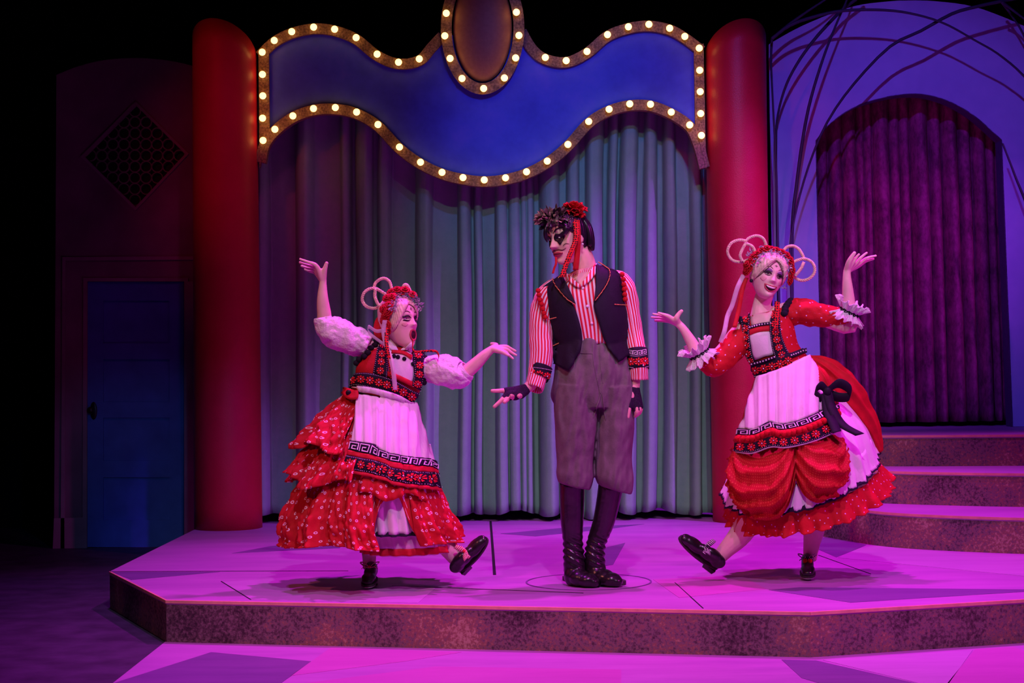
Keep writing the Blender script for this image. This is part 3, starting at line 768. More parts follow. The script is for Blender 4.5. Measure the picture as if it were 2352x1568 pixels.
def arc(pts, n):
    c = cr(pts, 400); l = [0.0]
    for i in range(399): l.append(l[-1] + math.dist(c[i], c[i + 1]))
    out = []; k = 0
    for i in range(n):
        t = l[-1] * i / (n - 1)
        while k < 398 and l[k + 1] < t: k += 1
        f = (t - l[k]) / max(1e-9, l[k + 1] - l[k]); out.append(tuple(c[k][j] + (c[k + 1][j] - c[k][j]) * f for j in range(len(c[0]))))
    return out
def along(pts, n, a=0.0, b=1.0):
    c = arc(pts, 101); return [c[int(round((a + (b - a) * (i + .5) / n) * 100))] for i in range(n)]
def mid(top, bot, f=.5):
    T, B = arc(top, 30), arc(bot, 30); return [(t[0] + (b[0] - t[0]) * f, t[1] + (b[1] - t[1]) * f) for t, b in zip(T, B)]
def frame(yaw, pitch, roll):
    y, p, r = (math.radians(a) for a in (yaw, pitch, roll))
    Fd = Vector((math.sin(y) * math.cos(p), -math.cos(y) * math.cos(p), math.sin(p)))
    X = Vector((math.cos(y), math.sin(y), 0)); U = X.cross(-Fd)
    return X * math.cos(r) - U * math.sin(r), Fd, U * math.cos(r) + X * math.sin(r)
HS = [(.118, .000, .000, .000, -.012), (.114, .022, .022, .034, -.012), (.104, .042, .044, .058, -.010), (.085, .060, .066, .080, -.006), (.060, .071, .082, .092, -.002), (.030, .0745, .0875, .097, 0), (.010, .0735, .087, .096, 0),
      (-.015, .0705, .0845, .090, 0), (-.038, .0665, .0835, .078, 0), (-.060, .0595, .0825, .062, 0), (-.082, .0485, .0790, .044, .002), (-.100, .036, .0740, .026, .006), (-.113, .022, .058, .012, .014), (-.120, .000, .000, .000, .040)]
def head_slice(z):
    for i in range(len(HS) - 1):
        if HS[i][0] >= z >= HS[i + 1][0]:
            f = (HS[i][0] - z) / (HS[i][0] - HS[i + 1][0]); return [HS[i][j] + (HS[i + 1][j] - HS[i][j]) * f for j in range(5)]
    return list(HS[0] if z > 0 else HS[-1])
class Head:
    """head in its own axes: x to the viewer's right, y out of the face, z up"""
    def __init__(s, c, yaw, pitch, roll, k=1.0, jaw=0.0, nose=1.0):
        s.c = c; s.X, s.F, s.U = frame(yaw, pitch, roll); s.k = k; s.jaw = jaw; s.nose = nose; s.b = None
    def L(s, x, y, z): return s.c + (s.X * x + s.F * y + s.U * z) * s.k
    def raw(s, th, z):
        _, w, f, b, y0 = head_slice(z); c, n = math.cos(th), math.sin(th); e = 2 / 2.25
        x = w * (abs(c) ** e) * (1 if c > 0 else -1)
        y = y0 + (f * abs(n) ** e if n > 0 else -b * abs(n) ** e)
        return x, y, z
    def face(s, x, y, z):
        g = lambda cx, cz, sx, sz, p=2: math.exp(-(abs((x - cx) / sx) ** p + abs((z - cz) / sz) ** p))
        if y > .02:
            wn = .0085 + .005 * s.nose * max(0, min(1, (.012 - z) / .045))
            t = max(0, min(1, (.020 - z) / .052))
            amt = (.004 + .022 * t ** 1.2) * s.nose if z > -.032 else .026 * s.nose * math.exp(-((z + .032) / .0075) ** 2)
            if z > .020: amt = .004 * s.nose * math.exp(-((z - .020) / .012) ** 2)
            dy = amt * math.exp(-(x / wn) ** 2)
            for q in (-1, 1):
                dy -= .0105 * g(q * .031, .001, .019, .012); dy += .004 * g(q * .026, .021, .022, .009)
                dy += .006 * g(q * .041, -.030, .020, .020); dy += .006 * s.nose * g(q * .012, -.034, .007, .007)
                dy -= .003 * g(q * .036, -.060, .010, .02)
            dy += .0065 * g(0, -.064 - s.jaw * .2, .022, .011); dy -= .004 * g(0, -.084 - s.jaw * .6, .02, .007); dy += .006 * g(0, -.104 - s.jaw, .018, .012)
            y += dy
        if s.jaw and z < -.045:
            k = min(1, (-.045 - z) / .05); z -= s.jaw * k * max(0, min(1, (y + .02) / .06))
        return x, y, z
    def parts(s):
        V, F, _ = grid_mesh(lambda u, v: s.L(*s.face(*s.raw(2 * PI * u, .1178 - .2376 * (.5 - .5 * math.cos(PI * (.015 + .97 * v)))))), 120, 110, True)
        n = len(V); F.append(list(range(120))); F.append([109 * 120 + i for i in range(120)][::-1])
        q = [(V, F)]
        for sx in (-1, 1): q.append(ball_data(s.L(sx * .0735, -.008, -.010), (.009 * s.k, .019 * s.k, .031 * s.k), (s.X, s.F, s.U), 14, 10))
        return q
    def deform(s): return None
    def bind(s, tgt): s.b = BVHTree.FromPolygons(tgt.V, tgt.F)
    def on(s, x, z, off=0.0):
        """point on the face in front of (x, z)"""
        o = s.L(x, .2, z); p, n, i, d = s.b.ray_cast(o, -s.F, .3)
        if p is None: p = s.L(x, .03, z)
        return p + s.F * off
    def line(s, name, pts, r, m, par, off=.002, n=20, taper=True):
        return tube(name, [s.on(x, z, off) for x, z in cr(pts, n)], [r * (math.sin(PI * (i + .7) / (n + .4)) ** .6 if taper else 1) for i in range(n)], m, par, 6)
    def spot(s, name, pts, m, par, off=.002, n=32, rings=4, thick=.0015):
        c = cr(pts, n, True); cx = sum(p[0] for p in c) / n; cz = sum(p[1] for p in c) / n; V = [s.on(cx, cz, off)]; F = []
        for k in range(1, rings + 1):
            for x, z in c: V.append(s.on(cx + (x - cx) * k / rings, cz + (z - cz) * k / rings, off))
        for i in range(n):
            j = (i + 1) % n; F.append([0, 1 + i, 1 + j])
            for k in range(rings - 1): a = 1 + k * n; F.append([a + i, a + n + i, a + n + j, a + j])
        return mesh_obj(name, V, F, m, par, thick=thick)
    def eyes(s, par, look=(0, 0), open_=1.0):
        for sx in (-1, 1):
            o = ball('eyeball', s.L(sx * .031, .0595, .001), .0135 * s.k, 'eye_white', par, (s.X, s.F, s.U), 20, 14)
            c = s.L(sx * .031 + look[0], .0722, .001 + look[1])
            ball('iris', c, (.0056 * s.k, .0022 * s.k, .0056 * s.k), 'iris', o, (s.X, s.F, s.U), 12, 8)
            # eyelids as skin rims over and under the ball
            for up, z0 in ((1, .0065 * open_), (-1, -.0055 * open_)):
                V, F, _ = grid_mesh(lambda u, v: s.L(sx * .031 + (u - .5) * .037, .0595 + (math.sqrt(max(1e-6, .0148 ** 2 - ((u - .5) * .033) ** 2 - (z0 * (1 - (2 * u - 1) ** 2)) ** 2 * (1 - v))) if True else 0) - .007 * v, .001 + z0 * (1 - (2 * u - 1) ** 2) + up * .010 * v), 14, 5)
                mesh_obj('eyelid', V, F, 'makeup_violet' if up > 0 else 'skin_pale', par, thick=.002)
    def hair(s, name, m, par, line, off=.011, groove=.0009, freq=52, nu=260, nv=40, tgt=None):
        """hair shell from crown to hairline; line(theta degrees) gives the lower edge height"""
        def f(u, v):
            th = 2 * PI * u; zl = line(math.degrees(th) % 360); z = .1179 - (.1179 - zl) * (v ** 1.25)
            x, y, z = s.raw(th, z)
            d = Vector((x, y - .0, z * .6)); d = d.normalized() if d.length > 1e-6 else Vector((0, 0, 1))
            edge = min(1, (1 - v) * 7 + .25)
            k = off * edge + groove * (math.sin(freq * th + 9 * v + 5 * noise.noise(Vector((math.cos(th) * 3, math.sin(th) * 3, v)))) + math.sin(freq * 1.9 * th - 5 * v)) * min(1, v * 3) + .003 * noise.noise(Vector((th * 3, v * 3, 1))) * v
            return s.L(x + d.x * k, y + d.y * k, z + d.z * k + off * .3)
        return grid(name, f, nu, nv, m, par, True, .003, tgt)
def hand(Y0, chains, r=(.0165, .0118, .0083, .0063), k=1.0):
    """five finger chains fanning out of one wrist; px, py, depth"""
    q = []
    for c in chains:
        pts = cr([tuple(P(x, y, Y0 + d)) for x, y, d in c], 11)
        rr = [x[0] * k for x in cr([(v,) for v in r], 11)]
        q.append(tube_data(pts, rr, 10))
    return q
def limb(Y0, pts, n=16):
    """pts: px, py, depth, radius in metres"""
    c = cr([tuple(P(x, y, Y0 + d)) + (r,) for x, y, d, r in pts], n)
    return tube_data([p[:3] for p in c], [p[3] for p in c], 16)
def sleeve(name, Y0, pts, m, parent, n=26, nu=40, puff=0.004, seed=0, tgt=None, thick=0.003, freq=14):
    c = cr([tuple(P(x, y, Y0 + d)) + (r,) for x, y, d, r in pts], n)
    V, F = tube_data([p[:3] for p in c], [p[3] for p in c], nu, caps=False)
    for i, v in enumerate(V):
        ctr = Vector(c[i // nu][:3]); d = (v - ctr)
        V[i] = v + d.normalized() * puff * (noise.noise(v * freq + Vector((seed, 0, 0))) + .6 * noise.noise(v * freq * 2.4))
    Lr = sum((Vector(c[i][:3]) - Vector(c[i + 1][:3])).length for i in range(n - 1)); R = max(p[3] for p in c)
    uv = [((i % nu) / nu * 2 * PI * R, (i // nu) / (n - 1) * Lr) for i in range(len(V))]
    return mesh_obj(name, V, F, m, parent, uv, thick=thick, tgt=tgt)
def ruffle(name, c, axis, r0, length, flare, waves, amp, m, parent, up, n=220, nv=9, seed=0):
    """gathered frill round a point, opening along axis"""
    axis = axis.normalized(); N = (up - axis * up.dot(axis)).normalized(); B = axis.cross(N)
    def f(u, v):
        a = 2 * PI * u; ph = waves * a + 1.3 * noise.noise(Vector((math.cos(a) * 1.5, math.sin(a) * 1.5, seed)))
        rr = r0 + flare * v ** .8 + amp * v * (math.sin(ph) + .35 * math.sin(2.7 * ph + 1))
        ax_ = length * v * (1 + .25 * noise.noise(Vector((math.cos(a) * 2, math.sin(a) * 2, 4 + seed)))) + .010 * v * math.cos(ph) - .012 * v * v
        return c + axis * ax_ + (N * math.cos(a + .05 * v * math.cos(ph)) + B * math.sin(a + .05 * v * math.cos(ph))) * rr
    return grid(name, f, n, nv, m, parent, True, .002)
def braid(name, pts3, R, r, parent, m='blonde_hair', turns=14):
    R, r = .0048, .0036; turns *= .62
    """three strands wound round a path"""
    q = []; n = 90; c = [Vector(p) for p in cr([tuple(p) for p in pts3], n)]
    for k in range(3):
        N = None; L = []
        for i in range(n):
            T = (c[min(i + 1, n - 1)] - c[max(i - 1, 0)]).normalized()
            if N is None: N = T.cross(Vector((0, 1, .1))).normalized()
            N = (N - T * N.dot(T)).normalized(); B = T.cross(N); a = 2 * PI * (turns * i / n + k / 3)
            L.append(c[i] + N * math.cos(a) * R + B * math.sin(a) * R)
        q.append(tube_data(L, r, 6))
    V, F = joined(q); return mesh_obj(name, V, F, m, parent)
_rose = None
def rose_data():
    q = []
    for ring, (n, r, h, tilt) in enumerate(((3, .35, .55, .15), (5, .62, .42, .45), (6, .95, .22, .8))):
        for k in range(n):
            a0 = 2 * PI * (k + .37 * ring) / n; wdt = 2 * PI / n * .72
            def f(u, v, a0=a0, wdt=wdt, r=r, h=h, tilt=tilt):
                a = a0 + (u - .5) * 2 * wdt * (.55 + .45 * math.sin(PI * min(1, v * .9 + .1)))
                rr = r * (.25 + .75 * v) * (1 + .25 * tilt * v * v); z = h * (1.0 if tilt < .3 else 1) * math.sin(v * PI * .62) + .12 * (2 - ring)
                return (rr * math.cos(a), rr * math.sin(a), z + .05 * math.sin(u * PI))
            V, F, uv = grid_mesh(f, 5, 4); q.append((V, F))
    return joined(q)
def rose(p, nrm, r, parent, m='rose_red'):
    global _rose
    if _rose is None:
        V, F = rose_data(); o = mesh_obj('rose', V, F, m, None, thick=.05); _rose = o
    else:
        o = bpy.data.objects.new('rose', _rose.data); COL.objects.link(o)
        s = o.modifiers.new('thickness', 'SOLIDIFY'); s.thickness = .05; s.offset = 0
    rt = nrm.to_track_quat('Z', 'Y').to_matrix().to_4x4() @ Matrix.Rotation(random.random() * 6, 4, 'Z')
    attach(o, parent)
    o.matrix_basis = Matrix.Translation(p) @ rt @ Matrix.Scale(r, 4)
    return o
def leaf_cluster(name, spots, tgt, off, ln, m, parent, per=7, spread=5.0, wid=.35):
    """small pointed leaves sprouting around traced spots"""
    q = []
    for (x, y) in spots:
        for k in range(per):
            b = tgt.hit(x + random.uniform(-spread, spread), y + random.uniform(-spread, spread), off)
            d = Vector((random.uniform(-1, 1), random.uniform(-1, .1), random.uniform(-.6, 1))).normalized(); s = d.cross(Vector((random.uniform(-1, 1), 1, random.uniform(-1, 1)))).normalized()
            l = ln * random.uniform(.6, 1.2)
            q.append(([b, b + d * l * .5 + s * l * wid * .5, b + d * l, b + d * l * .5 - s * l * wid * .5], [[0, 1, 2, 3]]))
    V, F = joined(q); o = mesh_obj(name, V, F, m, parent, thick=.0015, smooth=False); o['kind'] = 'stuff'; return o
def ribbon(name, pts3, wd, m, parent, side=Vector((1, 0, 0)), n=24, twist=0.0, thick=.0015):
    c = [Vector(p) for p in cr([tuple(p) for p in pts3], n)]
    def f(u, v):
        i = min(int(v * (n - 1)), n - 1); a = twist * v; s = (side * math.cos(a) + Vector((0, 1, 0)) * math.sin(a))
        return c[i] + s * wd * (u - .5)
    return grid(name, f, 3, n, m, parent, False, thick)
def shoe(Y0, heel, toe, upv, side, parent, W=.036, bow='bow_stripe', floor=False, pom=False):
    """low tap shoe from heel point to toe point (3D), upv points out of the foot"""
    d = toe - heel; Ln = d.length; d.normalize(); upv = (upv - d * upv.dot(d)).normalized(); sd = d.cross(upv)
    A = (d, sd, upv); pt = lambda a, h, s=0: heel + d * (a * Ln) + upv * h + sd * s
    e = lambda a, h, r: ball_data(pt(a, h), r, A, 18, 12)
    q = [e(.14, .045, (.045, .031, .042)), e(.40, .040, (.065, .032, .038)), e(.68, .028, (.065, W, .027)), e(.86, .022, (.038, W * .86, .020)), e(.28, .058, (.055, .031, .034))]
    o = remesh_obj('shoe', q, .004, 'leather', parent, 4)
    n = 28; bt = []; tp = []
    for i in range(n):
        t = 2 * PI * i / n; a = .5 + .52 * math.cos(t); w_ = (.033 + .007 * math.sin((a - .1) * 2.4)) * (abs(math.sin(t)) ** .8) * (1 if math.sin(t) > 0 else -1)
        bt.append(pt(a, -.002, w_)); tp.append(pt(a, .009, w_))
    prism('shoe_sole', tp, bt, 'sole', o)
    hb = [pt(a, h_, s) for h_ in (0, -.026) for a, s in ((.0, -.026), (.0, .026), (.25, .03), (.25, -.03))]
    prism('shoe_heel', hb[:4], hb[4:], 'leather', o)
    prism('tap_plate', [q_ - upv * .001 for q_ in hb[4:]], [q_ - upv * .004 for q_ in hb[4:]], 'tap_metal', o)
    tb = [bt[i] for i in range(n) if i <= 4 or i >= n - 4]
    tb = [bt[i % n] for i in range(-5, 6)]
    prism('tap_plate', tb, [q_ - upv * .003 for q_ in tb], 'tap_metal', o)
    c = pt(.52, .072)
    for sx in (-1, 1):
        for k, (l, w_) in enumerate(((.055, .022), (.04, .018))):
            dr = (sd * sx + upv * (.5 - .5 * k) + d * (.2 * k - .3)).normalized()
            loop = [c, c + dr * l * .5 + upv * .010, c + dr * l, c + dr * l * .5 - upv * .006 + d * .004, c]
            ribbon('shoe_bow', loop if k == 0 else [c, c + dr * l * .6 + upv * .004, c + dr * l - upv * .006], w_, bow, o, side=d, n=18)
    ball('bow_knot', c + upv * .003, .009, bow, o, nu=10, nv=8)
    if pom:
        for s_ in (-.012, .012): ball('pompom', pt(.60, .068, s_), .012, 'pompom_red', o, nu=12, nv=8)
    return o
# ================================================================== dancer on the left
random.seed(11)
Y = 8.15
wom = empty('person', (P(850, 1345, Y).x, Y, PZ), 'dancer in red print dress and white puffed sleeves kicking one foot out, mouth wide open', 'person', 'performers on the platform')
hd = Head(P(917, 738, Y), 52, 8, 2, 1.0, jaw=.024)
parts = hd.parts()
parts += [limb(Y, [(908, 760, .03, .05), (908, 795, .02, .048), (908, 815, .02, .055)]),
          limb(Y, [(908, 805, .02, .06), (900, 830, .03, .075), (885, 870, .03, .085), (872, 905, .03, .085), (865, 960, .04, .13), (865, 1010, .05, .12)]),
          limb(Y, [(905, 815, .03, .05), (850, 805, .03, .05), (800, 780, .02, .045), (752, 752, .0, .038), (744, 715, -.01, .0345), (741, 685, -.02, .028), (741.5, 655, -.02, .0195), (742, 642, -.02, .018)], 26),
          limb(Y, [(905, 820, .03, .05), (970, 840, .03, .05), (1020, 852, .0, .043), (1062, 858, -.03, .036), (1090, 838, -.04, .033), (1113, 816, -.05, .026), (1130, 801, -.05, .018)], 26),
          limb(Y, [(850, 980, .05, .10), (848, 1100, .05, .075), (848, 1180, .06, .055), (847, 1230, .08, .052), (848, 1275, .09, .036), (848, 1305, .09, .032)], 26),
          limb(Y, [(880, 980, .05, .10), (950, 1110, -.05, .075), (985, 1190, -.05, .055), (1015, 1240, -.05, .05), (1043, 1278, -.05, .038), (1056, 1294, -.05, .034)], 26)]
parts += hand(Y, [[(742, 646, -.02), (727, 611, -.055), (708, 602, -.065), (688, 594.5, -.065)], [(742, 646, -.02), (725, 616, -.03), (706, 609, -.035), (687, 602, -.04)],
                  [(742, 646, -.02), (724, 621, -.005), (707, 616, -.005), (691, 610, -.01)], [(742, 646, -.02), (725, 626, .02), (712, 623, .025), (699, 618, .025)]])
parts += hand(Y, [[(742, 645, -.02), (745, 622, -.04), (748, 611, -.045), (751, 602, -.05)]], (.017, .014, .011, .009))
parts += hand(Y, [[(1130, 801, -.05), (1160, 796, -.015), (1173, 800.5, -.01), (1186, 807, -.01)], [(1130, 801, -.05), (1161, 802, -.05), (1174, 809, -.05), (1187, 816.5, -.05)],
                  [(1130, 801, -.05), (1158, 808, -.08), (1169, 816, -.085), (1179, 824, -.09)], [(1130, 801, -.05), (1153, 808, -.095), (1162, 813, -.10), (1170, 817, -.105)]])
parts += hand(Y, [[(1130, 800, -.05), (1140, 793, -.01), (1134, 790, .01), (1127, 789, .02)]], (.016, .013, .010, .008))
fT = Tgt(Y)
body = remesh_obj('body', parts, .004, 'skin_pale', wom, 4, hd.deform(), tgt=fT)
hd.bind(fT); hd.eyes(wom, (.004, .003), 1.35)
mo = hd.spot('mouth', [(0, -.058), (.013, -.063), (.018, -.080), (.013, -.098), (0, -.104), (-.013, -.098), (-.018, -.080), (-.013, -.063)], 'mouth_dark', wom, .0015, 32, 4)
hd.line('lips', [(0, -.0565), (.014, -.062), (.0195, -.080), (.014, -.099), (0, -.106), (-.014, -.099), (-.0195, -.080), (-.014, -.062), (0, -.0565)], .0048, 'lip', mo, .0015, 44, False)
for q in (-1, 1):
    hd.line('eyebrow', [(q * .014, .028), (q * .030, .037), (q * .049, .030)], .0022, 'makeup_line', wom)
    hd.line('eyelashes', [(q * .012, .003), (q * .022, .0105), (q * .033, .0125), (q * .046, .008), (q * .053, .012)], .0042, 'makeup_black', wom, .006)
    hd.line('eyelashes', [(q * .014, -.006), (q * .030, -.0105), (q * .045, -.007), (q * .050, -.009)], .0032, 'makeup_black', wom, .005)
    hd.spot('blush', [(q * .030, -.024), (q * .046, -.020), (q * .054, -.030), (q * .040, -.040)], 'blush', wom, .0006, 24, 3, .0008)
for q in ((0, .058, 0, .040), (-.007, .049, .007, .049)): hd.line('forehead_mark', [(q[0], q[1]), (q[2], q[3])], .0014, 'makeup_line', wom, n=6)
# hair
ax = (hd.X, hd.F, hd.U)
def hline(d):
    x = math.cos(math.radians(d)); s_ = math.sin(math.radians(d))
    if s_ > 0: return .070 - .115 * abs(x) ** 1.7 - (.010 if x < 0 else 0) * abs(x)
    return -.045 - .03 * abs(s_)
hT = Tgt(Y); hT.V = fT.V[:]; hT.F = fT.F[:]
hair = hd.hair('hair', 'blonde_hair', wom, hline, .012, tgt=hT)
sn = ball('snood', hd.L(-.01, -.088, -.03), (.062, .055, .085), 'red_cloth', wom, ax, 24, 16)
cT = hT
def put_rose(x, y, r, tg, par, off=.012):
    p = tg.hit(x, y, off); n = (p - HC).normalized(); rose(p, (n + Vector((0, -.7, 0))).normalized(), r, par)
HC = hd.c
for x, y in [(900, 671), (912, 666), (930, 666), (922, 672), (892, 688), (903, 685), (886, 710), (894, 703), (889, 724), (891, 746), (889, 758), (947, 677), (895, 716), (885, 736)]:
    put_rose(x, y, .0225, hT, wom)
leaf_cluster('silver_leaves', along([(900, 713), (908, 700), (914, 689), (921, 679), (932, 675), (943, 680), (954, 687), (962, 698), (966, 712)], 16), hT, .018, .020, 'silver_leaf', wom, 9, 4.5)
B3 = lambda L, d=.03, Y=Y: [P(x, y, Y + d) for x, y in L]
braid('hair_loop', B3([(886, 676), (872, 667), (862, 662), (847, 664), (836, 673), (832, 688), (839, 701), (851, 707), (864, 707), (876, 699)]), .0042, .0045, wom)
braid('hair_loop', B3([(858, 663), (864, 648), (880, 639), (894, 646), (900, 664)], .05), .0042, .0045, wom, turns=10)
braid('hair_loop', B3([(862, 663), (861, 680), (866, 694), (872, 703)], .01), .0042, .0045, wom, turns=7)
braid('hair_loop', B3([(925, 664), (928, 655), (934, 654), (939, 661), (944, 673)], .06), .0042, .0045, wom, turns=8)
ball('earring', hd.L(-.079, -.006, -.046), .008, 'makeup_black', wom, nu=10, nv=8)
# dress: skirt layers
def lmod(th, v): return (v ** 1.4) * (.022 * math.sin(13 * th + 3 * v) + .02 * math.sin(29 * th + 1)) + .03 * v * noise.noise(Vector((math.cos(th) * 3, math.sin(th) * 3, v * 3)))
sk = Loft(Y, [(803, 900, 945, 922, .13, .03), (752, 955, 966, 972, .20, .03), (728, 1010, 982, 1028, .26, .03), (712, 1070, 998, 1085, .30, .03), (690, 1130, 1015, 1148, .34, .03), (680, 1190, 1028, 1200, .36, .03), (696, 1238, 1036, 1238, .35, .03)], lmod)
pt_ = Loft(Y, [(830, 1000, 980, 1010, .20, .03), (800, 1120, 1010, 1120, .26, .03), (826, 1215, 1036, 1215, .26, .03), (836, 1268, 1046, 1262, .25, .03)], lambda th, v: .035 * v * math.sin(22 * th))
pt_.obj('petticoat', 'sheer_pink', wom, 120, 24)
pt_.tier('petticoat_hem', 'red_strip', wom, 0, 360, .84, .97, .004, 22, .006, 140, 4, thick=.002)
us = Loft(Y, [(830, 960, 975, 975, .19, .03), (790, 1100, 1005, 1110, .27, .03), (800, 1215, 1015, 1212, .28, .03)], lambda th, v: .03 * v * math.sin(26 * th))
us.tier('underskirt', 'white_cloth', wom, -30, 210, .2, 1.0, .01, 26, .008, 110, 14)
us.tier('lace_hem', 'black_lace', wom, 20, 130, .955, 1.03, .02, 30, .008, 90, 4)
sT = Tgt(Y)
def hemf(deg):
    d = (deg + 360) % 360
    g = math.exp(-((d - 70) / 15.0) ** 4)
    return 1.0 - .36 * g + .03 * math.sin(math.radians(d * 5))
sk.tier('skirt', 'red_print', wom, -100, 260, 0.0, 1.0, .0, 12, .008, 220, 34, hem=hemf, tgt=sT, base=0)
sk.tier('skirt_flounce', 'red_print', wom, 84, 262, .50, 1.0, .085, 11, .030, 420, 36, hem=lambda d: 1.03 - .05 * math.sin(math.radians(d * 4)), pw=1.0, seed=2, gath=.006, gn=64, crumple=.016)
sk.tier('skirt_flounce', 'red_print', wom, -70, 54, .55, 1.0, .035, 13, .024, 300, 32, hem=lambda d: 1.0 + .02 * math.sin(math.radians(d * 7)), pw=1.0, seed=5, gath=.006, gn=64, crumple=.014)
sk.tier('skirt_flounce', 'red_print', wom, 98, 258, .28, .60, .075, 11, .028, 380, 28, hem=lambda d: .58 + .04 * math.sin(math.radians(d * 6)), pw=1.0, seed=8, gath=.005, gn=70, crumple=.02)
sk.tier('bustle', 'red_print', wom, 109, 256, .0, .36, .080, 10, .026, 380, 32, hem=lambda d: .36 + .035 * math.sin(math.radians(d * 7)), pw=.8, seed=3, gath=.004, gn=60, crumple=.022)
sk.tier('skirt_frill', 'red_print', wom, 40, 96, .46, .62, .03, 26, .012, 90, 8, hem=lambda d: .63 + .025 * math.sin(math.radians(d * 11)), seed=4)
# apron
k1t, k1b = [(808, 1015), (860, 1024), (874, 1036), (915, 1048), (980, 1057), (992, 1072)], [(803, 1035), (862, 1050), (880, 1056), (915, 1067), (982, 1076), (994, 1084)]
r1b = [(800, 1047), (862, 1060), (880, 1067), (915, 1081), (988, 1088), (996, 1095)]
f1b = [(787, 1078), (844, 1088), (880, 1098), (915, 1111), (985, 1119), (1003, 1124)]
h1b = [(784, 1086), (844, 1096), (880, 1106), (915, 1119), (985, 1127), (1006, 1132)]
kb = band('key_band', k1t, k1b, sT, .042, 'black_cloth', wom, 50, 5, .003, .003, .2)
greek_key(k1t, k1b, 9, sT, .047, 'bead_white', kb)
band('red_trim', k1b, r1b, sT, .042, 'red_strip', wom, 50, 4, .003, .003, .2)
fb = band('flower_band', r1b, f1b, sT, .043, 'black_cloth', wom, 50, 5, .003, .003, .2)
flowers('flower_embroidery', along(mid(r1b, f1b), 9, .02, .96), 9.5, sT, .049, fb)
beads('bead_row', mid(r1b, f1b, .08), 60, .002, sT, .048, 'bead_white', fb); beads('bead_row', mid(r1b, f1b, .92), 60, .002, sT, .048, 'bead_white', fb)
band('red_hem', f1b, h1b, sT, .042, 'red_strip', wom, 50, 3, .003, .003, .2)
# bodice
bo = Loft(Y, [(890, 795, 942, 800, .055, .02), (852, 803, 975, 822, .085, .02), (822, 838, 978, 852, .118, .02), (816, 865, 966, 893, .125, .02), (808, 893, 946, 926, .128, .02)])
bT = Tgt(Y); bo.obj('bodice', 'red_cloth', wom, 60, 24, .004, bT)
wT = Tgt(Y); wT.V = sT.V + bT.V; wT.F = sT.F + [[i + len(sT.V) for i in f] for f in bT.F]
band('apron', [(826, 888), (850, 890), (880, 896), (915, 906), (948, 925)], [(809, 1018), (860, 1027), (885, 1043), (930, 1055), (989, 1069)], wT, .032, 'white_cloth', wom, 60, 24, .003, .007, .30)
blob('bib', [(893, 800), (920, 808), (944, 812), (949, 850), (947, 880), (920, 868), (893, 856), (890, 830)], bT, .006, 'white_cloth', wom, 40, 5, .004)
band('red_trim', [(888, 852), (915, 861), (947, 876)], [(888, 863), (915, 873), (947, 888)], bT, .011, 'red_strip', wom, 16, 3)
s1 = ([(872, 785), (866, 815), (858, 858)], [(890, 788), (891, 825), (890, 864)])
s2 = ([(946, 806), (950, 850), (945, 885)], [(968, 808), (972, 845), (962, 896)])
for s_ in (s1, s2):
    b_ = band('shoulder_strap', s_[0], s_[1], bT, .014, 'black_cloth', wom, 20, 4)
    flowers('flower_embroidery', along(mid(*s_), 4), 8, bT, .019, b_)
    beads('bead_row', mid(s_[0], s_[1], .06), 18, .0018, bT, .018, 'bead_white', b_); beads('bead_row', mid(s_[0], s_[1], .94), 18, .0018, bT, .018, 'bead_white', b_)
w_t, w_b = [(806, 868), (818, 858), (852, 857), (898, 870), (941, 893), (958, 900)], [(800, 900), (816, 887), (852, 891), (895, 902), (933, 919), (948, 930)]
b_ = band('waistband', w_t, w_b, bT, .016, 'black_cloth', wom, 40, 4)
flowers('flower_embroidery', along(mid(w_t, w_b), 8, .03, .98), 9, bT, .021, b_)
beads('bead_row', mid(w_t, w_b, .94), 46, .0018, bT, .020, 'bead_white', b_); beads('bead_row', mid(w_t, w_b, .07), 46, .0018, bT, .020, 'bead_white', b_)
cord('waist_piping', [(812, 890), (852, 894), (895, 905), (935, 923), (948, 932)], bT, .012, .004, 'white_cloth', wom)
for x, y in ((905, 819), (914, 821), (928, 825), (947, 836)): ball('pompom', bT.hit(x, y, .012), .0105, 'black_cloth', wom, nu=10, nv=8)
band('neck_trim', [(900, 806), (925, 808), (946, 818)], [(899, 812), (925, 815), (944, 827)], bT, .013, 'red_strip', wom, 16, 3)
for i, (x, y) in enumerate(along([(868, 777), (858, 798), (838, 822), (814, 836)], 7)): ball('scallop', bT.hit(x, y, .014), (.017, .012, .015), 'black_cloth', wom, nu=10, nv=8)
for i, (x, y) in enumerate(along([(966, 808), (979, 828), (979, 855), (968, 882)], 7)): ball('scallop', bT.hit(x, y, .012), (.014, .012, .015), 'black_cloth', wom, nu=10, nv=8)
nT = Tgt(Y); nT.V = fT.V[:] + []; nT.F = fT.F[:]; n0 = len(nT.V); nT.V += bT.V; nT.F += [[i + n0 for i in f] for f in bT.F]
blob('collar', [(884, 770), (892, 776), (903, 790), (914, 806), (904, 808), (893, 800), (885, 786)], nT, .012, 'white_cloth', wom, 28, 3, .005)
blob('collar', [(944, 786), (947, 800), (944, 812), (934, 806), (920, 806), (930, 798)], nT, .012, 'white_cloth', wom, 28, 3, .005)
# sleeves
sleeve('puff_sleeve', Y, [(846, 797, .02, .056), (822, 786, .02, .068), (792, 774, .01, .076), (762, 757, 0, .074), (746, 740, -.01, .057), (743, 728, -.012, .040)], 'puff_cloth', wom, 40, 64, .011, 1, freq=22)
sleeve('puff_sleeve', Y, [(972, 842, .02, .056), (998, 847, .01, .070), (1030, 853, -.01, .078), (1056, 861, -.03, .066), (1066, 856, -.035, .046), (1072, 850, -.04, .038)], 'puff_cloth', wom, 40, 64, .011, 5, freq=22)
sleeve('sleeve_cuff', Y, [(1056, 862, -.03, .045), (1066, 854, -.036, .0425), (1074, 848, -.042, .041)], 'white_cloth', wom, 8, 32, .002)
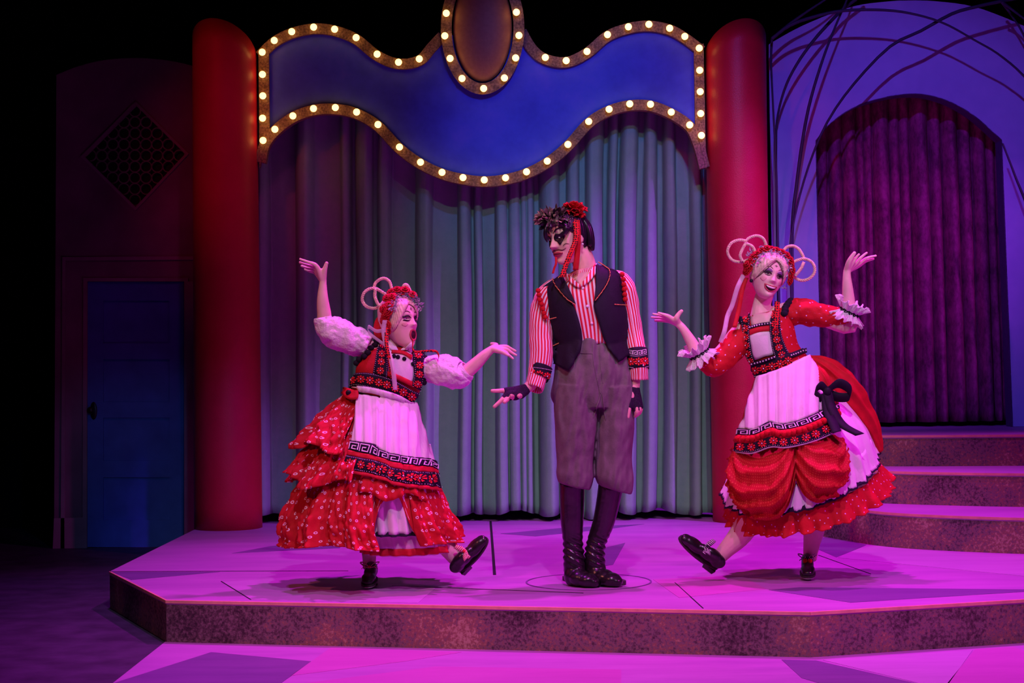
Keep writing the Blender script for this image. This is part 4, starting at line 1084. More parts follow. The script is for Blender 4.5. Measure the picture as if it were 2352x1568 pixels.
# ribbons from the headdress
rb = lambda L: [P(x, y, Y + d) for x, y, d in L]
ribbon('sheer_ribbon', rb([(884, 735, -.09), (881, 760, -.10), (886, 790, -.12), (895, 815, -.135), (903, 850, -.15), (908, 895, -.16)]), .022, 'sheer_white', wom)
ribbon('sheer_ribbon', rb([(882, 758, -.1), (864, 760, -.09), (847, 750, -.08), (846, 762, -.08), (862, 776, -.09), (884, 792, -.1)]), .018, 'sheer_white', wom, Vector((0, 0, 1)))
ribbon('red_ribbon', rb([(888, 745, -.08), (888, 790, -.13), (895, 830, -.14), (901, 868, -.145)]), .018, 'ribbon_dots', wom)
ribbon('red_ribbon', rb([(948, 780, -.08), (950, 806, -.11), (975, 806, -.10), (1000, 806, -.09), (1008, 818, -.085), (1003, 832, -.08)]), .012, 'ribbon_dots', wom, Vector((.4, 0, .9)))
blob('hip_tab', [(795, 898), (815, 900), (828, 906), (826, 922), (812, 926), (797, 918)], sT, .05, 'red_cloth', wom, 24, 3, .006)
ball('button', sT.hit(810, 913, .058), (.014, .006, .014), 'makeup_black', wom, nu=14, nv=8)
# shoes
f0 = P(848, 1345, 8.12); f0.z = PZ + .028
shoe(Y, Vector((f0.x + .005, Y + .12, PZ + .035)), Vector((f0.x - .005, Y - .10, PZ + .016)), Vector((0, 0, 1)), 1, wom, bow='bow_stripe_red')
shoe(Y, P(1054, 1311, Y - .05), P(1118, 1236, Y - .09), P(1040, 1235, Y - .2) - P(1085, 1275, Y), 1, wom, bow='bow_stripe_red')
# ================================================================== man in the middle
random.seed(21)
Y = 8.1
man = empty('person', (P(1362, 1345, Y).x, Y, PZ), 'man in black vest, striped shirt and tall boots looking down over his shoulder', 'person', 'performers on the platform')
hd = Head(P(1303, 545, Y), -48, -9, -7, 1.10, nose=1.25)
parts = hd.parts()
parts += [limb(Y, [(1326, 570, .03, .055), (1340, 600, .035, .056), (1348, 640, .04, .062)]),
          limb(Y, [(1346, 630, .04, .07), (1345, 670, .05, .085), (1350, 730, .05, .095), (1358, 790, .05, .085), (1362, 840, .05, .085), (1362, 865, .05, .08)]),
          limb(Y, [(1340, 660, .05, .05), (1268, 682, .04, .045), (1250, 720, .03, .042), (1242, 790, .0, .038), (1238, 840, -.04, .036), (1222, 880, -.08, .03), (1206, 894, -.10, .023)], 26),
          limb(Y, [(1350, 650, .05, .05), (1420, 664, .04, .045), (1440, 710, .04, .042), (1455, 775, .04, .038), (1462, 830, .01, .034), (1460, 870, -.01, .025), (1458, 890, -.01, .024)], 26),
          limb(Y, [(1332, 870, .05, .07), (1322, 1000, .02, .07), (1315, 1090, .0, .05), (1314, 1180, .025, .045), (1316, 1265, .04, .035), (1319, 1305, .04, .032)], 20),
          limb(Y, [(1400, 870, .05, .07), (1410, 1000, .02, .07), (1405, 1090, .0, .05), (1391, 1180, .03, .042), (1368, 1262, .05, .034), (1368, 1305, .05, .032)], 20)]
parts += hand(Y, [[(1206, 894, -.10), (1172, 896, -.13), (1152, 897, -.15), (1128, 897.5, -.16)], [(1206, 894, -.10), (1167, 906, -.15), (1152, 919, -.17), (1134, 935, -.18)],
                  [(1206, 895, -.10), (1171, 912, -.15), (1163, 919, -.18), (1158, 924, -.205)], [(1206, 896, -.10), (1180, 912, -.13), (1176, 910, -.17), (1174, 908, -.20)]], (.021, .0145, .0115, .009))
parts += hand(Y, [[(1206, 895, -.10), (1196, 908, -.14), (1193, 909, -.17), (1191, 909, -.195)]], (.02, .015, .0115, .009))
parts += hand(Y, [[(1458, 888, -.01), (1464, 920, -.03), (1469, 940, -.05), (1464, 954, -.03)], [(1458, 888, -.01), (1460, 922, -.04), (1463, 944, -.06), (1459, 957, -.04)],
                  [(1458, 888, -.01), (1466, 918, 0), (1472, 938, 0), (1468, 951, .01)], [(1458, 888, -.01), (1466, 915, .03), (1470, 935, .03), (1466, 946, .035)]], (.021, .0145, .0115, .009))
parts += hand(Y, [[(1456, 890, -.02), (1447, 922, -.05), (1444, 942, -.065), (1442, 960, -.07)]], (.02, .015, .012, .009))
fT = Tgt(Y)
remesh_obj('body', parts, .004, 'skin', man, 4, hd.deform(), tgt=fT)
hd.bind(fT); hd.eyes(man, (-.003, -.004))
ax = (hd.X, hd.F, hd.U)
def hline(d):
    x = math.cos(math.radians(d)); s_ = math.sin(math.radians(d))
    if s_ > 0: return .062 - .060 * abs(x) ** 2.5
    return .0 - .085 * abs(s_) ** .5
hT = Tgt(Y); hT.V = fT.V[:]; hT.F = fT.F[:]
hair = hd.hair('hair', 'black_hair', man, hline, .014, tgt=hT)
hc = lambda L: [P(x, y, Y + d) for x, y, d in L]
for k in range(11):
    t = math.radians(205 + 13 * k); c_, s_ = math.cos(t), math.sin(t)
    L = [hd.L(c_ * .055, -.01 + s_ * .07, .095), hd.L(c_ * .086, -.01 + s_ * .102, .04), hd.L(c_ * .090, -.012 + s_ * .105, -.02), hd.L(c_ * .085, -.012 + s_ * .098, -.07 + .012 * math.sin(k * 2))]
    tube('hair_lock', [Vector(p) for p in cr([tuple(p) for p in L], 14)], [.013 * math.sin(PI * (i + 1.5) / 16) ** .5 + .002 for i in range(14)], 'black_hair', hair, 8)
for q in (-1, 1):
    hd.spot('eye_paint', [(q * .011, .010), (q * .024, .020), (q * .040, .018), (q * .060, .030), (q * .053, .004), (q * .046, -.012), (q * .034, -.030), (q * .022, -.014), (q * .012, -.004)], 'makeup_black', man, .0045, 40, 5)
    ball('eye_glint', hd.on(q * .031, .003, .005), (.006, .002, .0035), 'eye_white', man, nu=10, nv=6)
    hd.line('eyebrow', [(q * .012, .026), (q * .030, .042), (q * .058, .040)], .004, 'makeup_black', man)
    hd.line('moustache', [(0, -.050), (q * .016, -.048), (q * .032, -.054), (q * .046, -.048)], .0028, 'makeup_line', man, .002)
    hd.line('cheek_line', [(q * .040, -.038), (q * .050, -.030), (q * .058, -.034)], .0018, 'makeup_line', man)
lp = hd.spot('lips', [(0, -.058), (.016, -.057), (.030, -.066), (.016, -.076), (0, -.078), (-.016, -.076), (-.030, -.066), (-.016, -.057)], 'lip', man, .003, 32, 4, .004)
hd.line('mouth_line', [(-.030, -.068), (0, -.065), (.030, -.068)], .002, 'mouth_dark', lp, .006)
hd.spot('brow_paint', [(0, .044), (.008, .054), (0, .066), (-.008, .054)], 'red_cloth', man, .002, 16, 2)
ball('earring', hd.L(.082, -.004, -.046), .0055, 'bead_white', man, nu=10, nv=8)
# crest of feathers and carnation
cT = Tgt(Y); V, F = ball_data(P(1272, 508, Y - .05), (.055, .05, .035)); cT.V = V; cT.F = F
cr_ = ball('feather_base', P(1276, 508, Y - .05), (.052, .05, .034), 'feather', man)
q = []
def feather_set(name, m, n, c, rad, ln, s0):
    q = []; rnd = random.Random(s0)
    for k in range(n):
        a = rnd.uniform(0, 2 * PI); b = rnd.uniform(-.25, 1.0)
        d = Vector((math.cos(a) * 1.2 - .25, -abs(math.sin(a)) * .7 + rnd.uniform(-.1, .4), b)).normalized(); base = c + Vector((d.x * rad[0], d.y * rad[1], d.z * rad[2]))
        d2 = (d + Vector((rnd.uniform(-.5, .5), rnd.uniform(-.5, .5), rnd.uniform(-.5, .5)))).normalized()
        s_ = d2.cross(Vector((rnd.uniform(-1, 1), rnd.uniform(-1, 1), rnd.uniform(-1, 1)))).normalized(); l = ln * rnd.uniform(.6, 1.2); nn = d2.cross(s_)
        q.append(([base, base + d2 * l * .35 + s_ * l * .22, base + d2 * l * .75 + s_ * l * .16 + nn * l * .1, base + d2 * l + nn * l * .18, base + d2 * l * .75 - s_ * l * .16 + nn * l * .1, base + d2 * l * .35 - s_ * l * .22], [[0, 1, 5], [1, 2, 4, 5], [2, 3, 4]]))
    V, F = joined(q); o = mesh_obj(name, V, F, m, man, thick=.001, smooth=False); o['kind'] = 'stuff'
feather_set('crest_feathers', 'feather', 90, P(1272, 506, Y - .05), (.055, .05, .036), .045, 1)
feather_set('crest_feathers', 'feather_pale', 60, P(1268, 506, Y - .06), (.055, .05, .034), .034, 2)
feather_set('crest_feathers', 'black_hair', 50, P(1280, 512, Y - .05), (.058, .05, .04), .045, 3)
for L in ([(1290, 512, -.1), (1300, 520, -.12), (1298, 532, -.12), (1293, 540, -.12)], [(1256, 515, -.1), (1253, 530, -.1), (1254, 545, -.09), (1257, 556, -.09)], [(1300, 510, -.09), (1304, 524, -.1), (1300, 538, -.1)], [(1266, 512, -.12), (1264, 522, -.12), (1260, 530, -.12)]):
    tube('hair_curl', [Vector(p) for p in cr([tuple(p) for p in hc(L)], 14)], [.011 * math.sin(PI * (i + 1.2) / 15.5) for i in range(14)], 'black_hair', hair, 8)
# carnation: ruffled petals
fc = P(1319, 485, Y - .04)
q = []
for ring, (n, el0, rr) in enumerate(((5, 1.35, .042), (7, 1.0, .050), (8, .6, .055), (9, .2, .057), (9, -.25, .050))):
    for k in range(n):
        a0 = 2 * PI * (k + .5 * ring) / n + random.uniform(-.2, .2)
        def f(u, v, a0=a0, n=n, el0=el0 + random.uniform(-.28, .28), rr=rr * random.uniform(.95, 1.2)):
            a = a0 + (u - .5) * 2 * PI / n * 1.6 * (.3 + .7 * v); el = el0 + .25 * (1 - v) + .06 * math.sin(u * 17 + a0 * 7) * v - .35 * (abs(u - .5) * 2) ** 2 * v
            r_ = rr * v * (1 + .07 * math.sin(u * 23 + a0 * 3) * v)
            return fc + Vector((r_ * math.cos(el) * math.cos(a), r_ * math.cos(el) * math.sin(a), r_ * math.sin(el) * .95))
        V, F, _ = grid_mesh(f, 12, 5); q.append((V, F))
V, F = joined(q); mesh_obj('carnation', V, F, 'pompom_red', man, thick=.0012)
tube('carnation_stem', [fc, P(1322, 504, Y - .01)], [.016, .02], 'black_hair', man, 10)
def on(L, w_, m, n=26, side=Vector((1, 0, 0)), name='ribbon'): return ribbon(name, [P(x, y, Y + d) for x, y, d in L], w_, m, man, side, n)
on([(1321, 503, -.08), (1324, 530, -.115), (1321, 555, -.12), (1311, 580, -.13), (1300, 608, -.13), (1291, 636, -.14)], .026, 'ribbon_dots', 30)
on([(1325, 505, -.07), (1328, 545, -.10), (1326, 580, -.085), (1322, 620, -.08)], .027, 'red_cloth', 26)
on([(1277, 590, -.12), (1277, 605, -.13), (1273, 616, -.13), (1270, 628, -.13)], .011, 'red_cloth', 16)
# shirt
sh_ = Loft(Y, [(1318, 622, 1374, 612, .065, .04), (1290, 640, 1400, 622, .085, .04), (1256, 664, 1426, 640, .105, .04), (1257, 700, 1433, 690, .130, .04), (1266, 745, 1440, 740, .128, .04), (1285, 792, 1432, 788, .118, .04)])
tT = Tgt(Y); sh_.obj('shirt', 'shirt_stripe', man, 72, 24, .003, tT)
nT = Tgt(Y); nT.V = fT.V[:] + tT.V; n0 = len(fT.V); nT.F = fT.F[:] + [[i + n0 for i in f] for f in tT.F]
blob('collar', [(1299, 628), (1308, 634), (1322, 648), (1334, 656), (1331, 662), (1318, 656), (1304, 642)], nT, .013, 'shirt_stripe', man, 28, 3, .005)
blob('collar', [(1366, 606), (1370, 625), (1356, 645), (1337, 659), (1336, 652), (1350, 634), (1360, 618)], nT, .013, 'shirt_stripe', man, 28, 3, .005)
for x, y in ((1339, 662), (1349, 703), (1359, 742)): ball('button', tT.hit(x, y, .006), (.007, .003, .007), 'bead_white', man, nu=10, nv=6)
blob('throat', [(1318, 634), (1336, 626), (1358, 626), (1350, 644), (1337, 658), (1326, 648)], tT, .003, 'skin', man, 24, 3) 
# breeches
def bm(th, v): return .07 * v * noise.noise(Vector((math.cos(th) * 1.6, math.sin(th) * 1.6, v * 3))) + .03 * v * v * math.sin(9 * th + 4 * v)
hip = Loft(Y, [(1290, 778, 1428, 776, .118, .04), (1277, 815, 1446, 812, .135, .04), (1270, 860, 1452, 858, .150, .04), (1268, 905, 1454, 905, .155, .04), (1278, 935, 1450, 935, .14, .04)], bm)
lgl = Loft(Y, [(1275, 880, 1370, 890, .14, .03), (1271, 940, 1373, 945, .135, .01), (1275, 1000, 1369, 1005, .12, -.005), (1280, 1060, 1363, 1060, .105, -.01), (1278, 1088, 1364, 1096, .105, -.01), (1284, 1108, 1354, 1124, .095, -.005), (1294, 1106, 1342, 1116, .06, 0)], bm)
lgr = Loft(Y, [(1360, 890, 1450, 885, .14, .03), (1372, 945, 1454, 940, .13, .03), (1368, 1005, 1455, 1000, .12, .02), (1366, 1060, 1452, 1055, .105, 0), (1368, 1094, 1454, 1098, .105, -.01), (1378, 1114, 1448, 1134, .095, 0), (1388, 1112, 1434, 1122, .06, 0)], bm)
brT = Tgt(Y)
remesh_obj('breeches', [hip.solid(40, 24), lgl.solid(36, 30), lgr.solid(36, 30)], .005, 'breeches', man, 2, lambda p: p + Vector((.008, -.022, 0)) * noise.noise(Vector((p.x * 15, p.y * 4, p.z * 5 + p.x * 7))) + Vector((0, -.009, 0)) * noise.noise(Vector((p.x * 42, 0, p.z * 16 - p.x * 22))), tgt=brT)
for L in ([(1361, 790), (1363, 830), (1372, 875), (1380, 905)], [(1378, 790), (1380, 840), (1385, 880)], [(1292, 806), (1330, 810), (1362, 812)], [(1374, 960), (1374, 1030), (1372, 1095)]): cord('seam_line', L, brT, .001, .0022, 'breeches', man)
for L in ([(1380, 905), (1372, 930), (1362, 960)], [(1384, 905), (1388, 940), (1392, 965)]): cord('fold', L, brT, .002, .005, 'breeches', man, taper=True)
tT.V += brT.V; _n = len(tT.V) - len(brT.V); tT.F += [[i + _n for i in f] for f in brT.F]; tT.b = None
# vest
vT = Tgt(Y)
def vest(name, Lp, Rp): return band(name, Lp, Rp, tT, .016, 'navy_cloth', man, 40, 10, .007, also=vT)
vest('vest_front', [(1256, 652), (1244, 664), (1250, 692), (1258, 730), (1265, 770), (1268, 805), (1272, 834)], [(1288, 631), (1296, 655), (1311, 688), (1325, 718), (1337, 765), (1335, 800), (1308, 851)])
vest('vest_front', [(1367, 610), (1367, 640), (1367, 675), (1363, 702), (1377, 750), (1393, 796), (1420, 832)], [(1394, 613), (1423, 629), (1430, 672), (1437, 715), (1446, 765), (1451, 798), (1452, 808)])
sh_.tier('vest_back', 'navy_cloth', man, 168, 372, .12, 1.0, .008, 3, .0, 50, 16, base=.014, hem=lambda d: 1.0)
for L in ([(1288, 630), (1278, 644), (1276, 652), (1290, 672), (1323, 701), (1312, 672), (1299, 645)], [(1370, 608), (1386, 618), (1397, 629), (1393, 650), (1380, 672), (1365, 694), (1367, 660), (1368, 630)]):
    blob('lapel', L, tT, .026, 'navy_cloth', man, 40, 4, .006)
for L in ([(1289, 629), (1279, 643), (1276, 652), (1288, 669), (1305, 688), (1323, 700)], [(1371, 612), (1386, 620), (1397, 630), (1393, 650), (1381, 671), (1366, 691)]):
    beads('gold_edging', L, 60, .0028, tT, .032, 'gold_bead', man)
for L in ([(1260, 733), (1282, 728)], [(1408, 700), (1437, 702)], [(1268, 795), (1283, 788)]): beads('pocket_edging', L, 16, .0028, tT, .026, 'gold_bead', man)
aTs = Tgt(Y)
sl = sleeve('sleeve', Y, [(1285, 664, .045, .055), (1262, 676, .04, .062), (1247, 715, .03, .058), (1242, 765, .01, .056), (1243, 810, -.02, .055), (1240, 845, -.045, .050), (1233, 872, -.07, .045), (1226, 893, -.09, .043)], 'shirt_stripe', man, 36, 48, .006, 2, aTs)
s2_ = sleeve('sleeve', Y, [(1400, 648, .045, .055), (1426, 656, .04, .062), (1441, 700, .04, .056), (1452, 760, .04, .05), (1462, 810, .01, .047), (1467, 845, -.01, .046), (1468, 872, -.01, .043)], 'shirt_stripe', man, 36, 48, .005, 7, aTs)
c1t, c1b = [(1222, 838), (1245, 842), (1268, 852)], [(1210, 862), (1236, 875), (1252, 890)]
b_ = sleeve('cuff_band', Y, [(1244, 842, -.045, .0535), (1240, 856, -.055, .052), (1236, 868, -.066, .050)], 'black_cloth', man, 6, 40, 0)
V, F = tube_data([P(1244, 842, Y - .045), P(1240, 856, Y - .055), P(1236, 868, Y - .066)], [.0535, .052, .050], 40, False); gT = Tgt(Y); gT.V = V; gT.F = F
flowers('flower_embroidery', [(1222, 856), (1239, 860), (1256, 864)], 9, gT, .004, b_); beads('bead_row', [(1219, 843), (1244, 846), (1266, 850)], 18, .002, gT, .004, 'bead_white', b_); beads('bead_row', [(1213, 864), (1236, 872), (1255, 876)], 18, .002, gT, .004, 'bead_white', b_)
b_ = sleeve('cuff_band', Y, [(1463, 802, .012, .0505), (1465, 825, .0, .050), (1467, 848, -.01, .050)], 'black_cloth', man, 6, 40, 0)
V, F = tube_data([P(1463, 802, Y + .012), P(1465, 825, Y), P(1467, 848, Y - .01)], [.0505, .05, .05], 40, False); gT = Tgt(Y); gT.V = V; gT.F = F
flowers('flower_embroidery', [(1450, 830), (1467, 830), (1481, 829)], 9, gT, .004, b_); beads('bead_row', [(1444, 816), (1464, 818), (1484, 814)], 16, .002, gT, .004, 'bead_white', b_); beads('bead_row', [(1446, 843), (1467, 846), (1487, 842)], 16, .002, gT, .004, 'bead_white', b_)
greek_key([(1443, 801), (1464, 803), (1484, 799)], [(1444, 814), (1464, 817), (1485, 813)], 4, gT, .004, 'bead_white', b_)
for x, y in ((1236, 667), (1238, 677), (1240, 688), (1244, 698), (1247, 709), (1249, 719), (1252, 728)): ball('pompom', P(x, y, Y - .045), .0125, 'pompom_red', man, nu=12, nv=8)
for x, y in ((1429, 630), (1432, 641), (1433, 653), (1434, 664), (1435, 676), (1436, 687)): ball('pompom', P(x, y, Y - .035), .0125, 'pompom_red', man, nu=12, nv=8)
# boots
def boot(sh, foot, sole, lab=None):
    q = [limb(Y, sh, 20)]
    for (x, y, d, r) in foot:
        q.append(ball_data(P(x, y, Y + d), r, None, 20, 14))
    def df(p):
        w_ = math.exp(-((p.z - PZ - .17) / .06) ** 2)
        p = p + Vector((.004, -.005, 0)) * w_ * math.sin((p.z + p.x * .5) * 190); p.z = max(p.z, PZ + .004); return p
    o = remesh_obj('boot', q, .005, 'leather', man, 3, df)
    return o
o = boot([(1314, 1108, 0, .062), (1314, 1150, .02, .060), (1314, 1200, .03, .056), (1316, 1245, .04, .049), (1318, 1275, .04, .052), (1320, 1310, .04, .055)],
         [(1318, 1322, .03, (.05, .06, .055)), (1332, 1327, -.01, (.055, .06, .042)), (1350, 1332, -.04, (.052, .055, .036)), (1362, 1336, -.05, (.034, .045, .028))], None)
def sole_of(c0, c1, w_, o):
    d = (c1 - c0); ln = d.length; d.normalize(); s = Vector((-d.y, d.x, 0)); L = []
    for i in range(28):
        t = 2 * PI * i / 28; L.append(c0 + d * ln * (.5 + .5 * math.cos(t)) + s * w_ * (abs(math.sin(t)) ** .7) * (1 if math.sin(t) > 0 else -1) * (.85 + .15 * math.cos(t)))
    slab('boot_sole', L, PZ + .002, PZ + .02, 'sole', o)
g = lambda x, y: Vector((G(x, y, PZ).x, G(x, y, PZ).y, PZ))
sole_of(g(1296, 1332) + Vector((0, .02, 0)), g(1380, 1347), .052, o)
o = boot([(1403, 1115, 0, .062), (1396, 1155, .02, .058), (1386, 1200, .04, .054), (1370, 1245, .05, .048), (1366, 1275, .05, .05), (1368, 1310, .05, .053)],
         [(1370, 1320, .04, (.05, .06, .055)), (1388, 1326, 0, (.052, .058, .042)), (1404, 1331, -.03, (.05, .052, .036)), (1415, 1335, -.04, (.034, .044, .028))], None)
sole_of(g(1352, 1326) + Vector((0, .03, 0)), g(1431, 1344), .050, o)
# lace mitts
q = hand(Y, [[(1207, 893, -.10), (1180, 896, -.125), (1172, 896, -.13), (1156, 897, -.145)], [(1207, 894, -.10), (1180, 902, -.135), (1167, 906, -.15), (1156, 915, -.165)],
             [(1207, 895, -.10), (1182, 907, -.135), (1172, 911, -.15), (1166, 916, -.165)], [(1207, 896, -.10), (1186, 910, -.12), (1180, 911, -.135), (1178, 911, -.15)], [(1207, 895, -.10), (1200, 905, -.125), (1197, 908, -.14), (1195, 909, -.152)]], (.026, .019, .0178, .0142))
remesh_obj('lace_mitt', q, .004, 'black_lace', man, 3)
q = hand(Y, [[(1458, 892, -.01), (1461, 908, -.02), (1464, 920, -.03), (1468, 938, -.045)], [(1458, 892, -.01), (1459, 908, -.025), (1460, 922, -.04), (1463, 944, -.055)],
             [(1458, 892, -.01), (1462, 906, 0), (1466, 918, 0), (1471, 938, 0)], [(1458, 892, -.01), (1463, 905, .02), (1466, 915, .03), (1470, 933, .03)], [(1456, 893, -.02), (1450, 912, -.035), (1447, 922, -.05), (1445, 937, -.06)]], (.026, .020, .0185, .0165))
remesh_obj('lace_mitt', q, .004, 'black_lace', man, 3)
# ================================================================== dancer on the right
random.seed(31)
Y = 8.3
won = empty('person', (P(1860, 1325, Y).x, Y, PZ), 'smiling dancer in red dress and white apron with lace cuffs and a bustle bow', 'person', 'performers on the platform')
hd = Head(P(1764, 635, Y), 12, 2, 17, 1.0)
parts = hd.parts()
parts += [limb(Y, [(1760, 665, .04, .046), (1750, 700, .035, .046), (1748, 735, .03, .06)]),
          limb(Y, [(1750, 725, .03, .06), (1757, 750, .03, .075), (1775, 800, .03, .085), (1790, 842, .03, .085), (1800, 900, .04, .13), (1805, 950, .05, .12)]),
          limb(Y, [(1755, 740, .03, .05), (1705, 760, .03, .05), (1665, 805, .01, .045), (1625, 838, -.02, .038), (1602, 810, -.03, .034), (1586, 782, -.04, .028), (1570, 756, -.05, .0205), (1558, 743, -.05, .019)], 26),
          limb(Y, [(1755, 735, .03, .05), (1815, 715, .03, .05), (1880, 725, .01, .045), (1952, 750, -.01, .038), (1950, 705, -.02, .0345), (1947, 665, -.03, .028), (1945, 632, -.03, .0205), (1946, 620, -.03, .019)], 26),
          limb(Y, [(1830, 930, .05, .10), (1870, 1060, .05, .078), (1872, 1150, .06, .06), (1871, 1205, .07, .057), (1864, 1250, .075, .042), (1860, 1285, .075, .034)], 26),
          limb(Y, [(1790, 930, .05, .10), (1770, 1080, -.06, .08), (1735, 1170, -.06, .065), (1702, 1225, -.05, .058), (1668, 1262, -.05, .042), (1650, 1282, -.05, .035)], 26)]
parts += hand(Y, [[(1558, 743, -.05), (1536, 727, -.08), (1524, 722, -.085), (1511, 718, -.085)], [(1558, 743, -.05), (1535, 730, -.06), (1518, 724.5, -.06), (1499, 720.5, -.06)],
                  [(1558, 743, -.05), (1535, 733, -.035), (1516, 730, -.03), (1495, 728.5, -.025)], [(1558, 744, -.05), (1537, 737, -.01), (1521, 736.5, -.005), (1503, 736, .0)]])
parts += hand(Y, [[(1558, 742, -.05), (1554, 731, -.08), (1559, 721, -.085), (1567, 712.5, -.09)]], (.017, .0145, .0115, .009))
parts += hand(Y, [[(1946, 620, -.03), (1959, 603, -.05), (1966, 592, -.055), (1974, 583, -.06)], [(1946, 620, -.03), (1966, 604, -.03), (1978, 591, -.03), (1992, 579.5, -.03)],
                  [(1946, 620, -.03), (1972, 606, -.01), (1990, 593, -.005), (2013, 587, 0)], [(1946, 621, -.03), (1972, 610, .015), (1988, 600, .02), (2008, 594, .02)]])
parts += hand(Y, [[(1945, 620, -.03), (1950, 602, -.06), (1957, 589, -.07), (1964, 579, -.075)]], (.017, .0145, .0115, .009))
fT = Tgt(Y)
remesh_obj('body', parts, .004, 'skin_pale', won, 4, hd.deform(), tgt=fT)
hd.bind(fT); hd.eyes(won, (.004, -.001), .75)
Q = lambda L: [(1660 + x / 7.465, 530 + y / 7.465) for x, y in L]
mo = hd.spot('mouth', [(-.030, -.055), (-.015, -.060), (0, -.062), (.015, -.060), (.030, -.055), (.022, -.071), (0, -.081), (-.022, -.071)], 'mouth_dark', won, .002, 36, 4)
V = []; F = []
for i in range(17):
    x = -.025 + .05 * i / 16; zt = -.059 - .002 * math.cos(x * 80); zb_ = zt - .0085 * (1 - (x / .027) ** 4)
    V += [hd.on(x, zt, .004), hd.on(x, zb_, .0045)]
for i in range(16): F.append([2 * i, 2 * i + 2, 2 * i + 3, 2 * i + 1])
mesh_obj('teeth', V, F, 'tooth', mo, thick=.002)
hd.line('lips', [(-.032, -.0545), (-.016, -.057), (-.005, -.0575), (0, -.059), (.005, -.0575), (.016, -.057), (.032, -.0545), (.023, -.073), (0, -.084), (-.023, -.073), (-.032, -.0545)], .0036, 'lip', mo, .0025, 60, False)
for q in (-1, 1):
    hd.line('eyebrow', [(q * .014, .027), (q * .030, .036), (q * .050, .028)], .0019, 'makeup_line', won)
    hd.line('eyelashes', [(q * .013, .000), (q * .022, .0065), (q * .033, .008), (q * .046, .004), (q * .055, .009)], .0038, 'makeup_black', won, .006)
    hd.line('eyelashes', [(q * .015, -.004), (q * .030, -.0075), (q * .045, -.004)], .0018, 'makeup_black', won, .005)
    hd.spot('eye_shadow', [(q * .014, .011), (q * .030, .014), (q * .048, .010), (q * .044, .022), (q * .030, .027), (q * .018, .021)], 'makeup_violet', won, .001, 28, 3, .0008)
    hd.spot('blush', [(q * .032, -.022), (q * .048, -.018), (q * .056, -.030), (q * .042, -.042)], 'blush', won, .0006, 24, 3, .0008)
hd.line('forehead_mark', [(-.007, .047), (.007, .047)], .0014, 'makeup_line', won, n=6); hd.line('forehead_mark', [(0, .053), (0, .040)], .0014, 'makeup_line', won, n=6)
ax = (hd.X, hd.F, hd.U)
def hline(d):
    x = math.cos(math.radians(d)); s_ = math.sin(math.radians(d))
    if s_ > 0: return .072 - .110 * abs(x) ** 1.5
    return -.04 - .03 * abs(s_)
hT = Tgt(Y); hT.V = fT.V[:]; hT.F = fT.F[:]
hair = hd.hair('hair', 'blonde_hair', won, hline, .012, tgt=hT)
hl = [(math.cos(math.radians(a_)) * .072, .072 - .110 * abs(math.cos(math.radians(a_))) ** 1.5 - .002) for a_ in range(20, 161, 10)]
hd.line('hair_cord', [(x, z) for x, z in hl], .0022, 'makeup_line', hair, .003, 40, False)
HC = hd.c
for x, y in Q([(680, 340), (830, 320), (1010, 375), (1090, 420), (540, 450), (600, 400), (430, 580), (460, 650), (1150, 500), (1165, 590), (1180, 670), (1140, 850), (1150, 780), (420, 690), (760, 310), (920, 340), (500, 520)]):
    put_rose(x, y, .0225, hT, won)
leaf_cluster('silver_leaves', along(Q([(540, 610), (590, 540), (660, 460), (740, 410), (830, 390), (930, 410), (1010, 450), (1080, 500), (1120, 620), (1125, 730), (1090, 900)]), 18), hT, .016, .018, 'silver_leaf', won, 8, 4.0)
leaf_cluster('silver_leaves', Q([(680, 270), (490, 370), (430, 420), (1065, 970)]), hT, .014, .02, 'silver_leaf', won, 7, 3.0)
B3 = lambda L, d=.03: [P(x, y, Y + d) for x, y in Q(L)]
for L, d, t in (([(450, 490), (340, 530), (200, 520), (110, 440), (85, 330), (150, 210), (280, 158), (410, 175)], .02, 16), ([(385, 215), (440, 130), (580, 85), (690, 130), (740, 230), (760, 300)], .04, 13),
                ([(400, 205), (335, 320), (300, 430), (340, 520)], .0, 8), ([(410, 220), (510, 270), (560, 375)], .03, 6),
                ([(1040, 345), (1100, 280), (1200, 260), (1300, 310), (1360, 400), (1395, 480)], .03, 12),
                ([(1185, 560), (1260, 510), (1390, 480), (1500, 515), (1568, 600), (1570, 720), (1480, 820), (1350, 850), (1230, 800), (1190, 745)], .02, 18), ([(1390, 540), (1340, 650), (1240, 770)], .0, 7)):
    braid('hair_loop', B3(L, d), .0042, .0046, won, turns=t)
ball('earring', hd.L(-.078, -.004, -.046), .009, 'makeup_black', won, nu=10, nv=8)
ribbon('sheer_ribbon', [P(x, y, Y + d) for x, y, d in ((1708, 631, .0), (1694, 660, -.02), (1682, 700, -.02), (1671, 725, -.03), (1664, 760, -.06), (1655, 786, -.06))], .024, 'sheer_white', won, Vector((.9, 0, -.3)))
ribbon('red_ribbon', [P(x, y, Y + d) for x, y, d in ((1714, 638, .0), (1704, 670, -.02), (1697, 710, -.03), (1687, 752, -.06))], .022, 'red_cloth', won)
